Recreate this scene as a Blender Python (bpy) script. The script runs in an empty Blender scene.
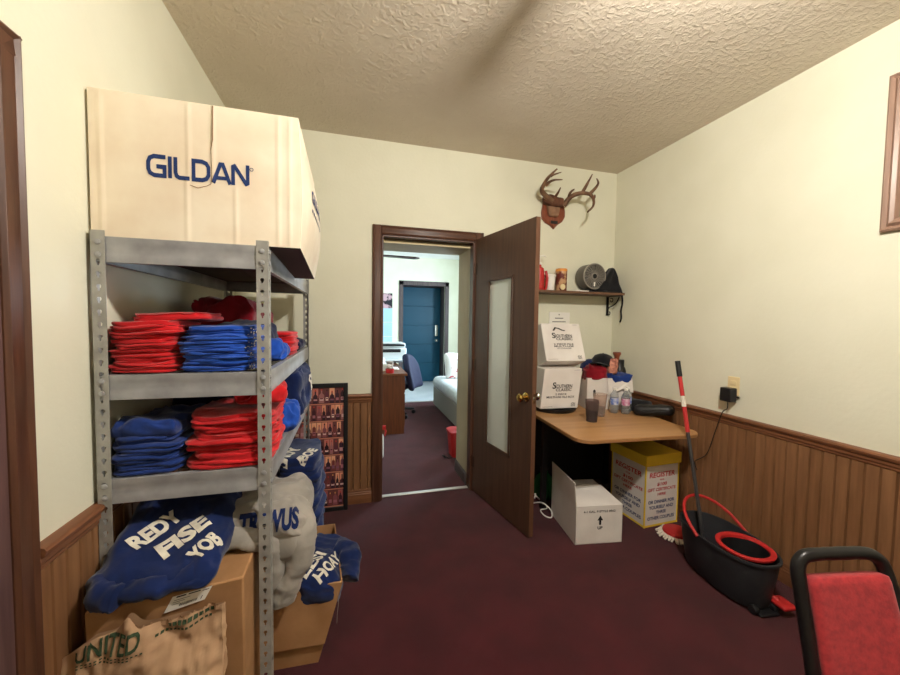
import bpy, bmesh, math, random
from mathutils import Vector, Matrix, noise
from mathutils.bvhtree import BVHTree
PI = math.pi
S = bpy.context.scene
C = S.collection
rnd = random.Random(7)

# ------------------------------------------------------------ camera
R0 = Vector((0.96492759, -0.26212118, 0.01439584))
U0 = Vector((-0.00200654, 0.04747199, 0.99887055))
F0 = Vector((0.26250853, 0.96386664, -0.04528108))
FPX = 362.31
CAM = Vector((0, 0, 1.40))
cd = bpy.data.cameras.new('camera')
cam = bpy.data.objects.new('camera', cd)
C.objects.link(cam)
mw = Matrix((R0, U0, -F0)).transposed().to_4x4()
mw.translation = CAM
cam.matrix_world = mw
cd.sensor_width = 36
cd.lens = FPX * 36 / 900
cd.clip_start = 0.02
S.camera = cam


def ray(px, py):
    return R0 * ((px - 450) / FPX) + U0 * (-(py - 337.5) / FPX) + F0


def at(px, py, Y):
    """the point at depth Y that the photograph shows at a pixel"""
    d = ray(px, py)
    return CAM + d * (Y / d.y)


# ------------------------------------------------------------ materials
def lin(c):
    r = []
    for v in c:
        v /= 255
        r.append(v / 12.92 if v <= .04045 else ((v + .055) / 1.055) ** 2.4)
    return (r[0], r[1], r[2], 1)


def pm(name, col, rough=.6, metal=0, nscale=0, col2=None, stretch=(1, 1, 1), bump=0, bscale=60, bdist=.01,
       spec=.4, trans=0, emit=None, estr=1, detail=4, alpha=1, sheen=0, ior=1.45, ramp=(.35, .65), bstretch=None):
    m = bpy.data.materials.new(name)
    m.use_nodes = True
    nt = m.node_tree
    b = nt.nodes['Principled BSDF']
    b.inputs['Base Color'].default_value = lin(col)
    b.inputs['Roughness'].default_value = rough
    b.inputs['Metallic'].default_value = metal
    b.inputs['Specular IOR Level'].default_value = spec
    b.inputs['Transmission Weight'].default_value = trans
    b.inputs['IOR'].default_value = ior
    b.inputs['Alpha'].default_value = alpha
    if sheen:
        b.inputs['Sheen Weight'].default_value = sheen
    if emit:
        b.inputs['Emission Color'].default_value = lin(emit)
        b.inputs['Emission Strength'].default_value = estr
    tc = nt.nodes.new('ShaderNodeTexCoord')
    if nscale:
        mp = nt.nodes.new('ShaderNodeMapping')
        mp.inputs['Scale'].default_value = stretch
        nt.links.new(tc.outputs['Object'], mp.inputs['Vector'])
        n = nt.nodes.new('ShaderNodeTexNoise')
        n.inputs['Scale'].default_value = nscale
        n.inputs['Detail'].default_value = detail
        nt.links.new(mp.outputs['Vector'], n.inputs['Vector'])
        rp = nt.nodes.new('ShaderNodeValToRGB')
        rp.color_ramp.elements[0].position = ramp[0]
        rp.color_ramp.elements[1].position = ramp[1]
        rp.color_ramp.elements[0].color = lin(col2 or [v * .8 for v in col])
        rp.color_ramp.elements[1].color = lin(col)
        nt.links.new(n.outputs['Fac'], rp.inputs['Fac'])
        nt.links.new(rp.outputs['Color'], b.inputs['Base Color'])
    if bump:
        mp2 = nt.nodes.new('ShaderNodeMapping')
        mp2.inputs['Scale'].default_value = bstretch or stretch
        nt.links.new(tc.outputs['Object'], mp2.inputs['Vector'])
        n2 = nt.nodes.new('ShaderNodeTexNoise')
        n2.inputs['Scale'].default_value = bscale
        n2.inputs['Detail'].default_value = 5
        nt.links.new(mp2.outputs['Vector'], n2.inputs['Vector'])
        bp = nt.nodes.new('ShaderNodeBump')
        bp.inputs['Strength'].default_value = bump
        bp.inputs['Distance'].default_value = bdist
        nt.links.new(n2.outputs['Fac'], bp.inputs['Height'])
        nt.links.new(bp.outputs['Normal'], b.inputs['Normal'])
    return m


def wood(name, c1, c2, axis='z', rough=.45, sc=9):
    st = {'z': (5, 5, .35), 'x': (.35, 5, 5), 'y': (5, .35, 5)}[axis]
    return pm(name, c1, rough, nscale=sc, col2=c2, stretch=st, bump=.12, bscale=sc * 2, bdist=.002, detail=8, ramp=(.3, .7))


M = {}
M['wall'] = pm('wall_paint', (223, 221, 201), .75, nscale=3, col2=(218, 216, 195), bump=.25, bscale=45, bdist=.004)
M['wall_office'] = pm('office_wall_paint', (236, 236, 216), .75, nscale=3, col2=(230, 230, 208), bump=.1, bscale=60)
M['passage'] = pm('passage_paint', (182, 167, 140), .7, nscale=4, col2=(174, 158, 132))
M['ceiling_office'] = pm('office_ceiling', (235, 235, 232), .8, bump=.2, bscale=60)
M['carpet'] = pm('carpet', (72, 23, 30), .95, nscale=5, col2=(59, 17, 24), bump=.8, bscale=420, bdist=.004, spec=.05, sheen=.15)
M['tile'] = pm('tile_floor', (190, 196, 200), .35, nscale=4, col2=(178, 186, 190))
M['oak_z'] = wood('oak_panel', (140, 100, 68), (115, 79, 51), 'z', .5)
M['oak_x'] = wood('oak_rail', (136, 90, 60), (104, 66, 42), 'x', .4)
M['oak_y'] = wood('oak_rail_side', (134, 88, 60), (102, 64, 42), 'y', .4)
M['trim_z'] = wood('dark_trim', (92, 60, 44), (66, 41, 30), 'z', .4)
M['trim_x'] = wood('dark_trim_head', (92, 60, 44), (66, 41, 30), 'x', .4)
M['trim_y'] = wood('dark_trim_side', (92, 60, 44), (66, 41, 30), 'y', .4)
M['door'] = wood('walnut_door', (90, 64, 49), (74, 51, 39), 'z', .45, 7)
M['door_edge'] = wood('door_edge_wood', (104, 70, 50), (84, 56, 40), 'z', .5)
M['door_grey'] = wood('grey_brown_door', (98, 72, 70), (76, 54, 54), 'z', .5)
M['frost'] = pm('frosted_glass', (220, 227, 220), .22, spec=.6, nscale=2, col2=(212, 220, 212))
M['brass'] = pm('brass', (196, 164, 92), .22, metal=1)
M['chrome'] = pm('chrome', (205, 205, 200), .15, metal=1)
M['metal_strip'] = pm('threshold_metal', (215, 212, 205), .35, metal=.6)
M['steel'] = pm('grey_steel', (172, 173, 176), .38, metal=.25, nscale=14, col2=(150, 151, 154), spec=.5)
M['steel_post'] = pm('grey_steel_post', (168, 167, 162), .42, metal=.2, nscale=20, col2=(148, 147, 142))
M['particle'] = pm('particle_board', (84, 58, 48), .8, nscale=60, col2=(66, 44, 36))
M['wire'] = pm('dark_wire', (58, 56, 56), .4, metal=.7)
M['white_card'] = pm('white_cardboard', (240, 228, 206), .75, nscale=6, col2=(230, 213, 189), bump=.1, bscale=30, bdist=.003)
M['card_shade'] = pm('cardboard_painted_shade', (96, 80, 74), .85)  # underside of the cream carton, its shade put into the colour
M['kraft'] = pm('kraft_cardboard', (172, 130, 90), .8, nscale=8, col2=(156, 115, 76), bump=.08, bscale=40)
M['kraft_bag'] = pm('kraft_paper', (196, 160, 126), .75, nscale=6, col2=(176, 140, 108), bump=.3, bscale=14, bdist=.006)
M['green_ink'] = pm('green_ink', (52, 70, 48), .8)
M['navy_ink'] = pm('navy_ink', (28, 52, 104), .7)
M['black_ink'] = pm('black_ink', (34, 32, 34), .7)
M['grey_ink'] = pm('grey_ink', (110, 108, 108), .8)
M['red_ink'] = pm('red_ink', (190, 40, 50), .7)
M['white_ink'] = pm('white_ink', (236, 230, 214), .7, nscale=30, col2=(205, 198, 184))
M['tear'] = pm('tear_line', (142, 114, 86), .9)  # brown line of the torn crease


def cloth(name, c, f=.82, sheen=.2):
    return pm(name, c, .92, nscale=9, col2=[v * f for v in c], bump=.35, bscale=30, bdist=.006, spec=.1, sheen=sheen)


M['red'] = cloth('red_cotton', (206, 34, 40))
M['royal'] = cloth('royal_blue_cotton', (38, 84, 186))
M['blue'] = cloth('blue_cotton', (31, 56, 124))
M['navy'] = cloth('navy_cotton', (24, 39, 86))
M['darknavy'] = cloth('dark_navy_cotton', (24, 30, 62))
M['maroon'] = cloth('maroon_cotton', (140, 22, 36))
M['heather'] = cloth('heather_grey_fleece', (160, 154, 146), .88)
M['black_cloth'] = cloth('black_cloth', (30, 30, 34))
M['black'] = pm('black_plastic', (26, 26, 28), .4)
M['dark'] = pm('charcoal_plastic', (46, 48, 52), .5, nscale=8, col2=(38, 40, 44))
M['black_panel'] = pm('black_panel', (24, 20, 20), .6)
M['redp'] = pm('red_plastic', (178, 40, 40), .4)
M['white'] = pm('white_paper', (236, 232, 224), .7)
M['white_box'] = pm('white_carton', (228, 222, 216), .7, nscale=5, col2=(216, 208, 202))
M['white_plastic'] = pm('white_plastic', (232, 228, 220), .4)
M['table'] = wood('oak_laminate', (182, 138, 92), (160, 117, 75), 'x', .35, 4)
M['table_edge'] = pm('table_edge_band', (150, 108, 68), .5)
M['yellow'] = pm('yellow_card', (240, 206, 66), .6, nscale=6, col2=(230, 194, 56))
M['shelf_wood'] = wood('brown_shelf', (112, 80, 60), (88, 62, 46), 'x', .5)
M['plaque'] = wood('plaque_wood', (140, 78, 54), (108, 54, 38), 'z', .35, 14)
M['hide'] = pm('hide', (112, 74, 54), .8, nscale=25, col2=(84, 52, 38), bump=.4, bscale=50)
M['felt'] = pm('tan_felt', (150, 116, 90), .8, nscale=20, col2=(128, 94, 72))
M['antler'] = pm('antler', (124, 92, 68), .55, nscale=22, col2=(88, 62, 46), bump=.4, bscale=60)
M['fan_grey'] = pm('grey_fan_plastic', (98, 94, 88), .45)
M['fan_light'] = pm('light_fan_plastic', (150, 144, 134), .4)
M['can'] = pm('printed_can', (104, 42, 34), .4, nscale=16, col2=(190, 150, 110), ramp=(.42, .5))
M['orange'] = pm('orange_lid', (212, 140, 60), .4)
M['cream'] = pm('cream_plastic', (224, 206, 160), .5)
M['green_glass'] = pm('green_glass', (44, 112, 66), .08, trans=.15, ior=1.3)
M['clear'] = pm('clear_plastic', (240, 244, 246), .12, trans=.8, ior=1.12)
M['smoke'] = pm('smoke_plastic', (170, 150, 146), .1, trans=.85, ior=1.12)
M['pinkcup'] = pm('pink_tint_plastic', (244, 226, 214), .15, trans=.8, ior=1.1)
M['cola'] = pm('cola', (58, 26, 20), .2)
M['pink_drink'] = pm('pink_drink', (206, 140, 116), .3)
M['lab_blue'] = pm('blue_label', (60, 100, 190), .5, nscale=40, col2=(220, 224, 235))
M['lab_pink'] = pm('pink_label', (190, 90, 140), .5, nscale=40, col2=(225, 210, 225))
M['camo'] = pm('patterned_cloth', (214, 150, 128), .9, nscale=40, col2=(150, 90, 80))
M['gold'] = pm('tan_frame_wood', (160, 130, 112), .35, nscale=8, col2=(136, 108, 92), stretch=(5, 5, .4))
M['canvas'] = pm('picture_canvas', (150, 140, 120), .7, nscale=5, col2=(96, 100, 80))
M['chair_red'] = pm('red_vinyl_fabric', (168, 44, 48), .85, nscale=60, col2=(142, 34, 40), bump=.3, bscale=160, bdist=.003, sheen=.2)
M['black_metal'] = pm('black_metal', (28, 26, 26), .32, metal=.2)
M['mop_red'] = pm('mop_handle_red', (186, 50, 52), .35)
M['mop_grey'] = pm('mop_handle_grey', (84, 82, 84), .35, metal=.6)
M['ivory'] = pm('ivory_plate', (226, 206, 160), .45)
M['fringe'] = pm('mop_fringe', (226, 214, 196), .95)
M['teal'] = pm('teal_door_paint', (14, 74, 98), .45)
M['grey_casing'] = pm('grey_brown_casing', (92, 80, 80), .5, nscale=10, stretch=(5, 5, .4))
M['desk'] = wood('desk_wood', (110, 62, 36), (84, 44, 26), 'z', .4)
M['desk_top'] = wood('desk_top_wood', (120, 72, 44), (92, 52, 30), 'y', .35)
M['printer'] = pm('printer_plastic', (222, 230, 232), .45)
M['office_blue'] = pm('navy_office_fabric', (28, 34, 64), .75, nscale=30, col2=(22, 27, 54), bump=.2, bscale=200)
M['couch'] = pm('pale_couch_fabric', (206, 212, 212), .85, nscale=20, col2=(192, 198, 198), bump=.2, bscale=120)
M['couch_skirt'] = pm('couch_skirt_fabric', (150, 147, 138), .9)
M['pillow'] = pm('pillow_fabric', (236, 232, 226), .9, nscale=9, col2=(190, 70, 80), ramp=(.36, .4))
M['poster_dark'] = pm('poster_photo', (206, 170, 180), .6, nscale=6, col2=(30, 32, 40), ramp=(.45, .52))
M['poster_blue'] = pm('pale_blue_sheet', (176, 214, 232), .6)
M['dark_blade'] = wood('dark_fan_blade', (60, 38, 30), (44, 27, 21), 'x', .4)
M['fanmetal'] = pm('bronze_metal', (70, 52, 40), .4, metal=.8)
M['bulb'] = pm('lit_bulb', (255, 236, 200), .5, emit=(255, 249, 239), estr=960)
M['sky'] = pm('window_glass', (235, 245, 255), .05, trans=1, ior=1.02)

# textured ceiling: stamped plaster
def ceiling_mat():
    m = pm('stamped_plaster', (216, 205, 188), .85, nscale=2, col2=(208, 196, 178))
    nt = m.node_tree
    b = nt.nodes['Principled BSDF']
    tc = nt.nodes.new('ShaderNodeTexCoord')
    n1 = nt.nodes.new('ShaderNodeTexNoise')
    n1.inputs['Scale'].default_value = 36
    n1.inputs['Detail'].default_value = 6
    n1.inputs['Distortion'].default_value = .7
    nt.links.new(tc.outputs['Object'], n1.inputs['Vector'])
    rp = nt.nodes.new('ShaderNodeValToRGB')
    rp.color_ramp.elements[0].position = .44
    rp.color_ramp.elements[1].position = .74
    nt.links.new(n1.outputs['Fac'], rp.inputs['Fac'])
    bp = nt.nodes.new('ShaderNodeBump')
    bp.inputs['Strength'].default_value = .4
    bp.inputs['Distance'].default_value = .009
    nt.links.new(rp.outputs['Color'], bp.inputs['Height'])
    n2 = nt.nodes.new('ShaderNodeTexNoise')
    n2.inputs['Scale'].default_value = 90
    nt.links.new(tc.outputs['Object'], n2.inputs['Vector'])
    bp2 = nt.nodes.new('ShaderNodeBump')
    bp2.inputs['Strength'].default_value = .3
    bp2.inputs['Distance'].default_value = .004
    nt.links.new(n2.outputs['Fac'], bp2.inputs['Height'])
    nt.links.new(bp.outputs['Normal'], bp2.inputs['Normal'])
    nt.links.new(bp2.outputs['Normal'], b.inputs['Normal'])
    return m


M['ceiling'] = ceiling_mat()


# ------------------------------------------------------------ mesh builder
class G:
    def __init__(s):
        s.v = []
        s.f = []
        s.m = []

    def add(s, vs, fs, mi=0):
        o = len(s.v)
        s.v += [Vector(p) for p in vs]
        for f in fs:
            s.f.append([i + o for i in f])
            s.m.append(mi)
        return s

    def box(s, x0, x1, y0, y1, z0, z1, mi=0):
        vs = [(x, y, z) for z in (z0, z1) for y in (y0, y1) for x in (x0, x1)]
        return s.add(vs, [(0, 2, 3, 1), (4, 5, 7, 6), (0, 1, 5, 4), (2, 6, 7, 3), (0, 4, 6, 2), (1, 3, 7, 5)], mi)

    def hexa(s, b, t, mi=0):
        """bottom quad and top quad, both counter-clockwise seen from above"""
        return s.add(list(b) + list(t), [(3, 2, 1, 0), (4, 5, 6, 7), (0, 1, 5, 4), (1, 2, 6, 5), (2, 3, 7, 6), (3, 0, 4, 7)], mi)

    def prism(s, poly, axis, a, b, mi=0):
        n = len(poly)

        def P(p, h):
            return {'z': (p[0], p[1], h), 'y': (p[0], h, p[1]), 'x': (h, p[0], p[1])}[axis]
        vs = [P(p, a) for p in poly] + [P(p, b) for p in poly]
        fs = [tuple(range(n))[::-1], tuple(range(n, 2 * n))] + [(i, (i + 1) % n, n + (i + 1) % n, n + i) for i in range(n)]
        return s.add(vs, fs, mi)

    def tube(s, pts, r, n=8, closed=False, mi=0, sx=1):
        pts = [Vector(p) for p in pts]
        k = len(pts)
        rs = r if isinstance(r, (list, tuple)) else [r] * k
        vs = []
        up = None
        for i in range(k):
            if closed:
                t = pts[(i + 1) % k] - pts[i - 1]
            else:
                t = pts[min(i + 1, k - 1)] - pts[max(i - 1, 0)]
            t.normalize()
            if up is None:
                up = Vector((0, 0, 1)) if abs(t.z) < .9 else Vector((1, 0, 0))
            a = t.cross(up)
            if a.length < 1e-5:
                a = t.orthogonal()
            a.normalize()
            b = a.cross(t).normalized()
            up = b
            for j in range(n):
                w = 2 * PI * j / n
                vs.append(pts[i] + (a * math.cos(w) * sx + b * math.sin(w)) * rs[i])
        fs = []
        for i in range(k if closed else k - 1):
            for j in range(n):
                p, q = i * n, ((i + 1) % k) * n
                fs.append((p + j, p + (j + 1) % n, q + (j + 1) % n, q + j))
        if not closed:
            fs.append(tuple(range(n))[::-1])
            fs.append(tuple(range((k - 1) * n, k * n)))
        return s.add(vs, fs, mi)

    def lathe(s, prof, n=24, c=(0, 0, 0), mi=0, ax='z', sx=1, sy=1, cap=True):
        vs = []
        for r, z in prof:
            for j in range(n):
                w = 2 * PI * j / n
                p = (r * math.cos(w) * sx, r * math.sin(w) * sy, z)
                if ax == 'y':
                    p = (p[0], p[2], -p[1])
                elif ax == 'x':
                    p = (p[2], p[1], -p[0])
                vs.append((p[0] + c[0], p[1] + c[1], p[2] + c[2]))
        fs = []
        for i in range(len(prof) - 1):
            for j in range(n):
                fs.append((i * n + j, i * n + (j + 1) % n, (i + 1) * n + (j + 1) % n, (i + 1) * n + j))
        if cap and prof[0][0] > 1e-6:
            fs.append(tuple(range(n))[::-1])
        if cap and prof[-1][0] > 1e-6:
            fs.append(tuple(range((len(prof) - 1) * n, len(prof) * n)))
        return s.add(vs, fs, mi)

    def grid(s, fn, nu, nv, mi=0):
        vs = [fn(i / nu, j / nv) for j in range(nv + 1) for i in range(nu + 1)]
        w = nu + 1
        return s.add(vs, [(j * w + i, j * w + i + 1, (j + 1) * w + i + 1, (j + 1) * w + i) for j in range(nv) for i in range(nu)], mi)

    def rbox(s, dx, dy, dz, r, seg=8, fn=None, c=(0, 0, 0), mi=0):
        """rounded box, sides cut into seg pieces, each point may be moved by fn(p)"""
        bm = bmesh.new()
        bmesh.ops.create_cube(bm, size=2)
        bmesh.ops.subdivide_edges(bm, edges=bm.edges[:], cuts=seg - 1, use_grid_fill=True)
        h = Vector((dx / 2, dy / 2, dz / 2))
        r = min(r, min(h) * .999)
        k = h - Vector((r, r, r))
        vs = []
        for v in bm.verts:
            p = Vector([math.copysign(abs(a) ** .8, a) for a in v.co])
            q = Vector((p.x * h.x, p.y * h.y, p.z * h.z))
            inner = Vector([max(-k[i], min(k[i], q[i])) for i in range(3)])
            d = q - inner
            if d.length > 1e-9:
                q = inner + d.normalized() * r
            if fn:
                q = fn(q)
            vs.append(q + Vector(c))
        bm.verts.index_update()
        fs = [tuple(v.index for v in f.verts) for f in bm.faces]
        bm.free()
        return s.add(vs, fs, mi)

    def bvh(s):
        return BVHTree.FromPolygons([tuple(v) for v in s.v], s.f)

    def obj(s, name, mat, parent=None, bevel=0, smooth=40, solid=0, sub=0, world=False):
        me = bpy.data.meshes.new(name)
        me.from_pydata([tuple(v) for v in s.v], [], s.f)
        ms = mat if isinstance(mat, (list, tuple)) else [mat]
        for m in ms:
            me.materials.append(M[m] if isinstance(m, str) else m)
        for p, i in zip(me.polygons, s.m):
            p.material_index = i
        bm = bmesh.new()
        bm.from_mesh(me)
        if not solid:
            bmesh.ops.recalc_face_normals(bm, faces=bm.faces[:])
        bm.to_mesh(me)
        bm.free()
        if smooth:
            me.polygons.foreach_set('use_smooth', [True] * len(me.polygons))
            me.set_sharp_from_angle(angle=math.radians(smooth))
        o = bpy.data.objects.new(name, me)
        C.objects.link(o)
        if parent:
            o.parent = parent
        if solid:
            md = o.modifiers.new('thickness', 'SOLIDIFY')
            md.thickness = solid
            md.offset = 0
        if bevel:
            md = o.modifiers.new('bevel', 'BEVEL')
            md.width = bevel
            md.segments = 2
            md.limit_method = 'ANGLE'
        if sub:
            md = o.modifiers.new('smooth', 'SUBSURF')
            md.levels = md.render_levels = sub
        return o


def thing(name, label, cat, loc=(0, 0, 0), rz=0, group=None):
    o = bpy.data.objects.new(name, None)
    o.empty_display_size = .05
    C.objects.link(o)
    o.location = loc
    o.rotation_euler = (0, 0, rz)
    tag(o, label, cat, group)
    return o


def tag(o, label, cat, group=None):
    o['label'] = label
    o['category'] = cat
    if group:
        o['group'] = group
    return o


def struct(o):
    o['kind'] = 'structure'
    return o


def lab(o, t):
    o['label'] = t
    return o


# ---- lettering: built-in font turned into mesh, flat (u,v) coordinates
_tc = {}


def text2d(txt, h, w=None, bold=0.0, shear=0, cuts=0):
    cu = bpy.data.curves.new('t', 'FONT')
    cu.body = txt
    cu.size = 1
    cu.align_x = 'LEFT'
    cu.offset = bold
    cu.shear = shear
    cu.resolution_u = 3
    ob = bpy.data.objects.new('t', cu)
    C.objects.link(ob)
    dg = bpy.context.evaluated_depsgraph_get()
    me = bpy.data.meshes.new_from_object(ob.evaluated_get(dg))
    bpy.data.objects.remove(ob)
    bpy.data.curves.remove(cu)
    bm = bmesh.new()
    bm.from_mesh(me)
    bpy.data.meshes.remove(me)
    bmesh.ops.triangulate(bm, faces=bm.faces[:])
    xs = [v.co.x for v in bm.verts]
    ys = [v.co.y for v in bm.verts]
    x0, x1, y0, y1 = min(xs), max(xs), min(ys), max(ys)
    sy = h / (y1 - y0)
    sx = (w / (x1 - x0)) if w else sy
    for v in bm.verts:
        v.co = Vector(((v.co.x - (x0 + x1) / 2) * sx, (v.co.y - (y0 + y1) / 2) * sy, 0))
    for _ in range(cuts):
        es = [e for e in bm.edges if e.calc_length() > .010]
        if es:
            bmesh.ops.subdivide_edges(bm, edges=es, cuts=1)
            bmesh.ops.triangulate(bm, faces=bm.faces[:])
    bm.verts.index_update()
    r = [v.co.copy() for v in bm.verts], [tuple(v.index for v in f.verts) for f in bm.faces]
    bm.free()
    return r


def put_text(g, txt, h, o, u, v, w=None, bold=0.0, shear=0, mi=0):
    vs, fs = text2d(txt, h, w, bold, shear)
    o, u, v = Vector(o), Vector(u).normalized(), Vector(v).normalized()
    g.add([o + u * p.x + v * p.y for p in vs], fs, mi)


def drape_text(g, bvh, txt, h, o, u, v, w=None, bold=0.0, eps=.003, mi=0):
    """lettering laid onto a curved cloth"""
    vs, fs = text2d(txt, h, w, bold, 0, 3)
    o, u, v = Vector(o), Vector(u).normalized(), Vector(v).normalized()
    n = u.cross(v).normalized()
    out = []
    ok = []
    for p in vs:
        q = o + u * p.x + v * p.y
        hit = bvh.ray_cast(q + n * .5, -n)
        ok.append(hit[0] is not None and hit[1].dot(n) != 0)
        out.append((hit[0] + n * eps) if hit[0] else q)
    g.add(out, [f for f in fs if all(ok[i] for i in f)], mi)


def stroke(g, pts, wd, o, u, v, closed=False, mi=0):
    """flat stroke of even width through (x,y) points, mitred"""
    P = [Vector((p[0], p[1])) for p in pts]
    k = len(P)
    L, Rr = [], []
    for i in range(k):
        a = P[i] - P[i - 1] if (i > 0 or closed) else P[1] - P[0]
        b = P[(i + 1) % k] - P[i] if (i < k - 1 or closed) else P[i] - P[i - 1]
        a.normalize()
        b.normalize()
        na, nb = Vector((-a.y, a.x)), Vector((-b.y, b.x))
        m = (na + nb)
        m.normalize()
        q = wd / 2 / max(.45, m.dot(na))
        L.append(P[i] + m * q)
        Rr.append(P[i] - m * q)
    o, u, v = Vector(o), Vector(u), Vector(v)
    vs = [o + u * p.x + v * p.y for p in L + Rr]
    g.add(vs, [(i, (i + 1) % k, k + (i + 1) % k, k + i) for i in range(k if closed else k - 1)], mi)


def nz(p, sc, seed=0):
    return noise.noise(Vector((p[0] * sc + seed * 7.13, p[1] * sc - seed * 3.7, p[2] * sc + seed * 1.9)))


def ridge(p, sc, seed=0):
    return 1 - 2 * abs(nz(p, sc, seed))


def wrk(p, sc, seed=0):
    """folds of heavy cloth: a few long soft ridges with finer ones between"""
    q = Vector((p[0] + .035 * nz(p, sc * .8, seed + 11), p[1] + .035 * nz(p, sc * .8, seed + 12), p[2] + .035 * nz(p, sc * .8, seed + 13)))
    a = 1 - 2.2 * math.sqrt(nz(q, sc, seed) ** 2 + .0015)
    b = 1 - 2.2 * math.sqrt(nz(q, sc * 2.3, seed + 5) ** 2 + .003)
    c = 1 - 2.2 * math.sqrt(nz(q, sc * 4.6, seed + 9) ** 2 + .006)
    return .55 * a + .32 * b + .13 * c - .35


# ============================================================ THE ROOM
YB, XR, XL, ZC, YF = 2.80, 2.29, -0.775, 2.735, -2.3
YP = 3.22          # far face of the thick back wall
YO = 7.70          # office far wall
YD = YO + .42

struct(G().box(XL - .1, XR + .1, YF - .1, 2.86, -.08, 0).obj('floor', 'carpet'))
g = G()
g.grid(lambda a, b: (XL + (XR - XL) * a, YF + (YB - YF) * b, ZC), 1, 1)
g.box(XL - .1, XR + .1, YF - .1, YB + .1, ZC + .001, ZC + .1)
struct(g.obj('ceiling', 'ceiling', smooth=0))
struct(G().box(XL - .12, XL, YF - .1, YB + .1, 0, ZC).obj('wall_left', 'wall', smooth=0))
struct(G().box(XR, XR + .12, YF - .1, YB + .1, 0, ZC).obj('wall_right', 'wall', smooth=0))
struct(G().box(XL, XR, YF - .12, YF, 0, ZC).obj('wall_front', 'wall', smooth=0))
OX0, OX1, OZ = .215, .965, 2.048
g = G()
g.box(XL, OX0, YB, YP, 0, ZC)
g.box(OX1, XR, YB, YP, 0, ZC)
g.box(OX0, OX1, YB, YP, OZ, ZC)
struct(g.obj('wall_back', 'wall', smooth=0))
# lining of the thick wall beyond the door jamb
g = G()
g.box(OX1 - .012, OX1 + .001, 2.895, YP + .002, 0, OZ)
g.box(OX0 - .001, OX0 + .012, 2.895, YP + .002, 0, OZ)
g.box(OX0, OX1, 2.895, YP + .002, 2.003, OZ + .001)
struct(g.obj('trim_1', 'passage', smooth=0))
lip = G().box(OX0 + .012, OX1 - .012, 2.880, 2.895, 2.003, 2.02)
struct(lip.obj('trim_2', 'cream', smooth=0))
g = G().prism([(OX1 - .012 - d, z) for z, d in [(0, 0), (0, .012), (.085, .012), (.095, .008), (.105, .004), (.105, 0)]], 'y', 2.9, YP)
g.prism([(OX0 + .012 + d, z) for z, d in [(0, 0), (0, .012), (.085, .012), (.095, .008), (.105, .004), (.105, 0)]], 'y', 2.9, YP)
struct(g.obj('baseboard_passage', 'grey_casing', smooth=0))
# jamb and stop of the doorway
g = G()
g.box(OX0 - .001, OX0 + .018, YB - .005, 2.88, 0, OZ)
g.box(OX1 - .018, OX1 + .001, YB - .005, 2.88, 0, OZ)
g.box(OX0, OX1, YB - .005, 2.88, OZ - .018, OZ)
struct(g.obj('trim_3', 'trim_z', smooth=0, bevel=.002))
# casing round the doorway, room side
g = G()
prof = [(0, 0), (.0, .012), (.012, .02), (.05, .016), (.062, .022), (.07, .018), (.07, 0)]
x0, x1, zt = OX0 + .006, OX1 - .006, OZ - .006


def casing_v(g, x, sgn, y, z1):
    poly = [(x + sgn * a, y - b) for a, b in prof]
    g.prism(poly, 'z', 0, z1)


casing_v(g, x0, -1, YB, zt + .07)
casing_v(g, x1, 1, YB, zt + .07)
struct(g.obj('trim_4', 'trim_z', bevel=.001))
g = G()
g.prism([(YB - b, zt + a) for a, b in prof], 'x', x0 - .001, x1 + .001)
struct(g.obj('trim_5', 'trim_x', bevel=.001))
struct(G().box(OX0 + .018, OX1 - .018, 2.835, 2.872, 0, .007).obj('trim_6', 'metal_strip', bevel=.002))


# ---- wainscot of grooved boards, chair rail, baseboard
def beadboard(a0, a1, z0, z1, t, pitch=.052, gv=.007):
    """profile along the wall: (position, depth out of the wall)"""
    p = [(a0, 0)]
    x = a0
    while x < a1 - 1e-6:
        e = min(x + pitch, a1)
        p += [(x + .0015, t), (e - .0085, t), (e - .007, t - gv), (e - .005, t - gv), (e - .0035, t - gv * .2), (e - .0015, t - gv)]
        x = e
    p += [(a1, 0)]
    return p


def wainscot(name, wall, a0, a1, mat, z0=.1, z1=.8):
    g = G()
    p = beadboard(a0, a1, z0, z1, .012)
    if wall == 'back':
        g.prism([(a, YB - d) for a, d in p], 'z', z0, z1)
    elif wall == 'right':
        g.prism([(XR - d, a) for a, d in p], 'z', z0, z1)
    else:
        g.prism([(XL + d, a) for a, d in p], 'z', z0, z1)
    return struct(g.obj(name, mat, smooth=0))


RAIL = [(.775, .012), (.782, .017), (.79, .017), (.797, .022), (.812, .022), (.818, .03), (.83, .034), (.838, .03), (.841, .02), (.841, 0), (.775, 0)]
BASE = [(0, 0), (0, .018), (.07, .018), (.075, .015), (.085, .016), (.09, .013), (.1, .014), (.106, .0125), (.112, .006), (.112, 0)]


def run(name, wall, a0, a1, prof, mat):
    g = G()
    if wall == 'back':
        g.prism([(YB - d, z) for z, d in prof], 'x', a0, a1)
    elif wall == 'right':
        g.prism([(XR - d, z) for z, d in prof], 'y', a0, a1)
    else:
        g.prism([(XL + d, z) for z, d in prof], 'y', a0, a1)
    return struct(g.obj(name, mat, smooth=25))


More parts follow.
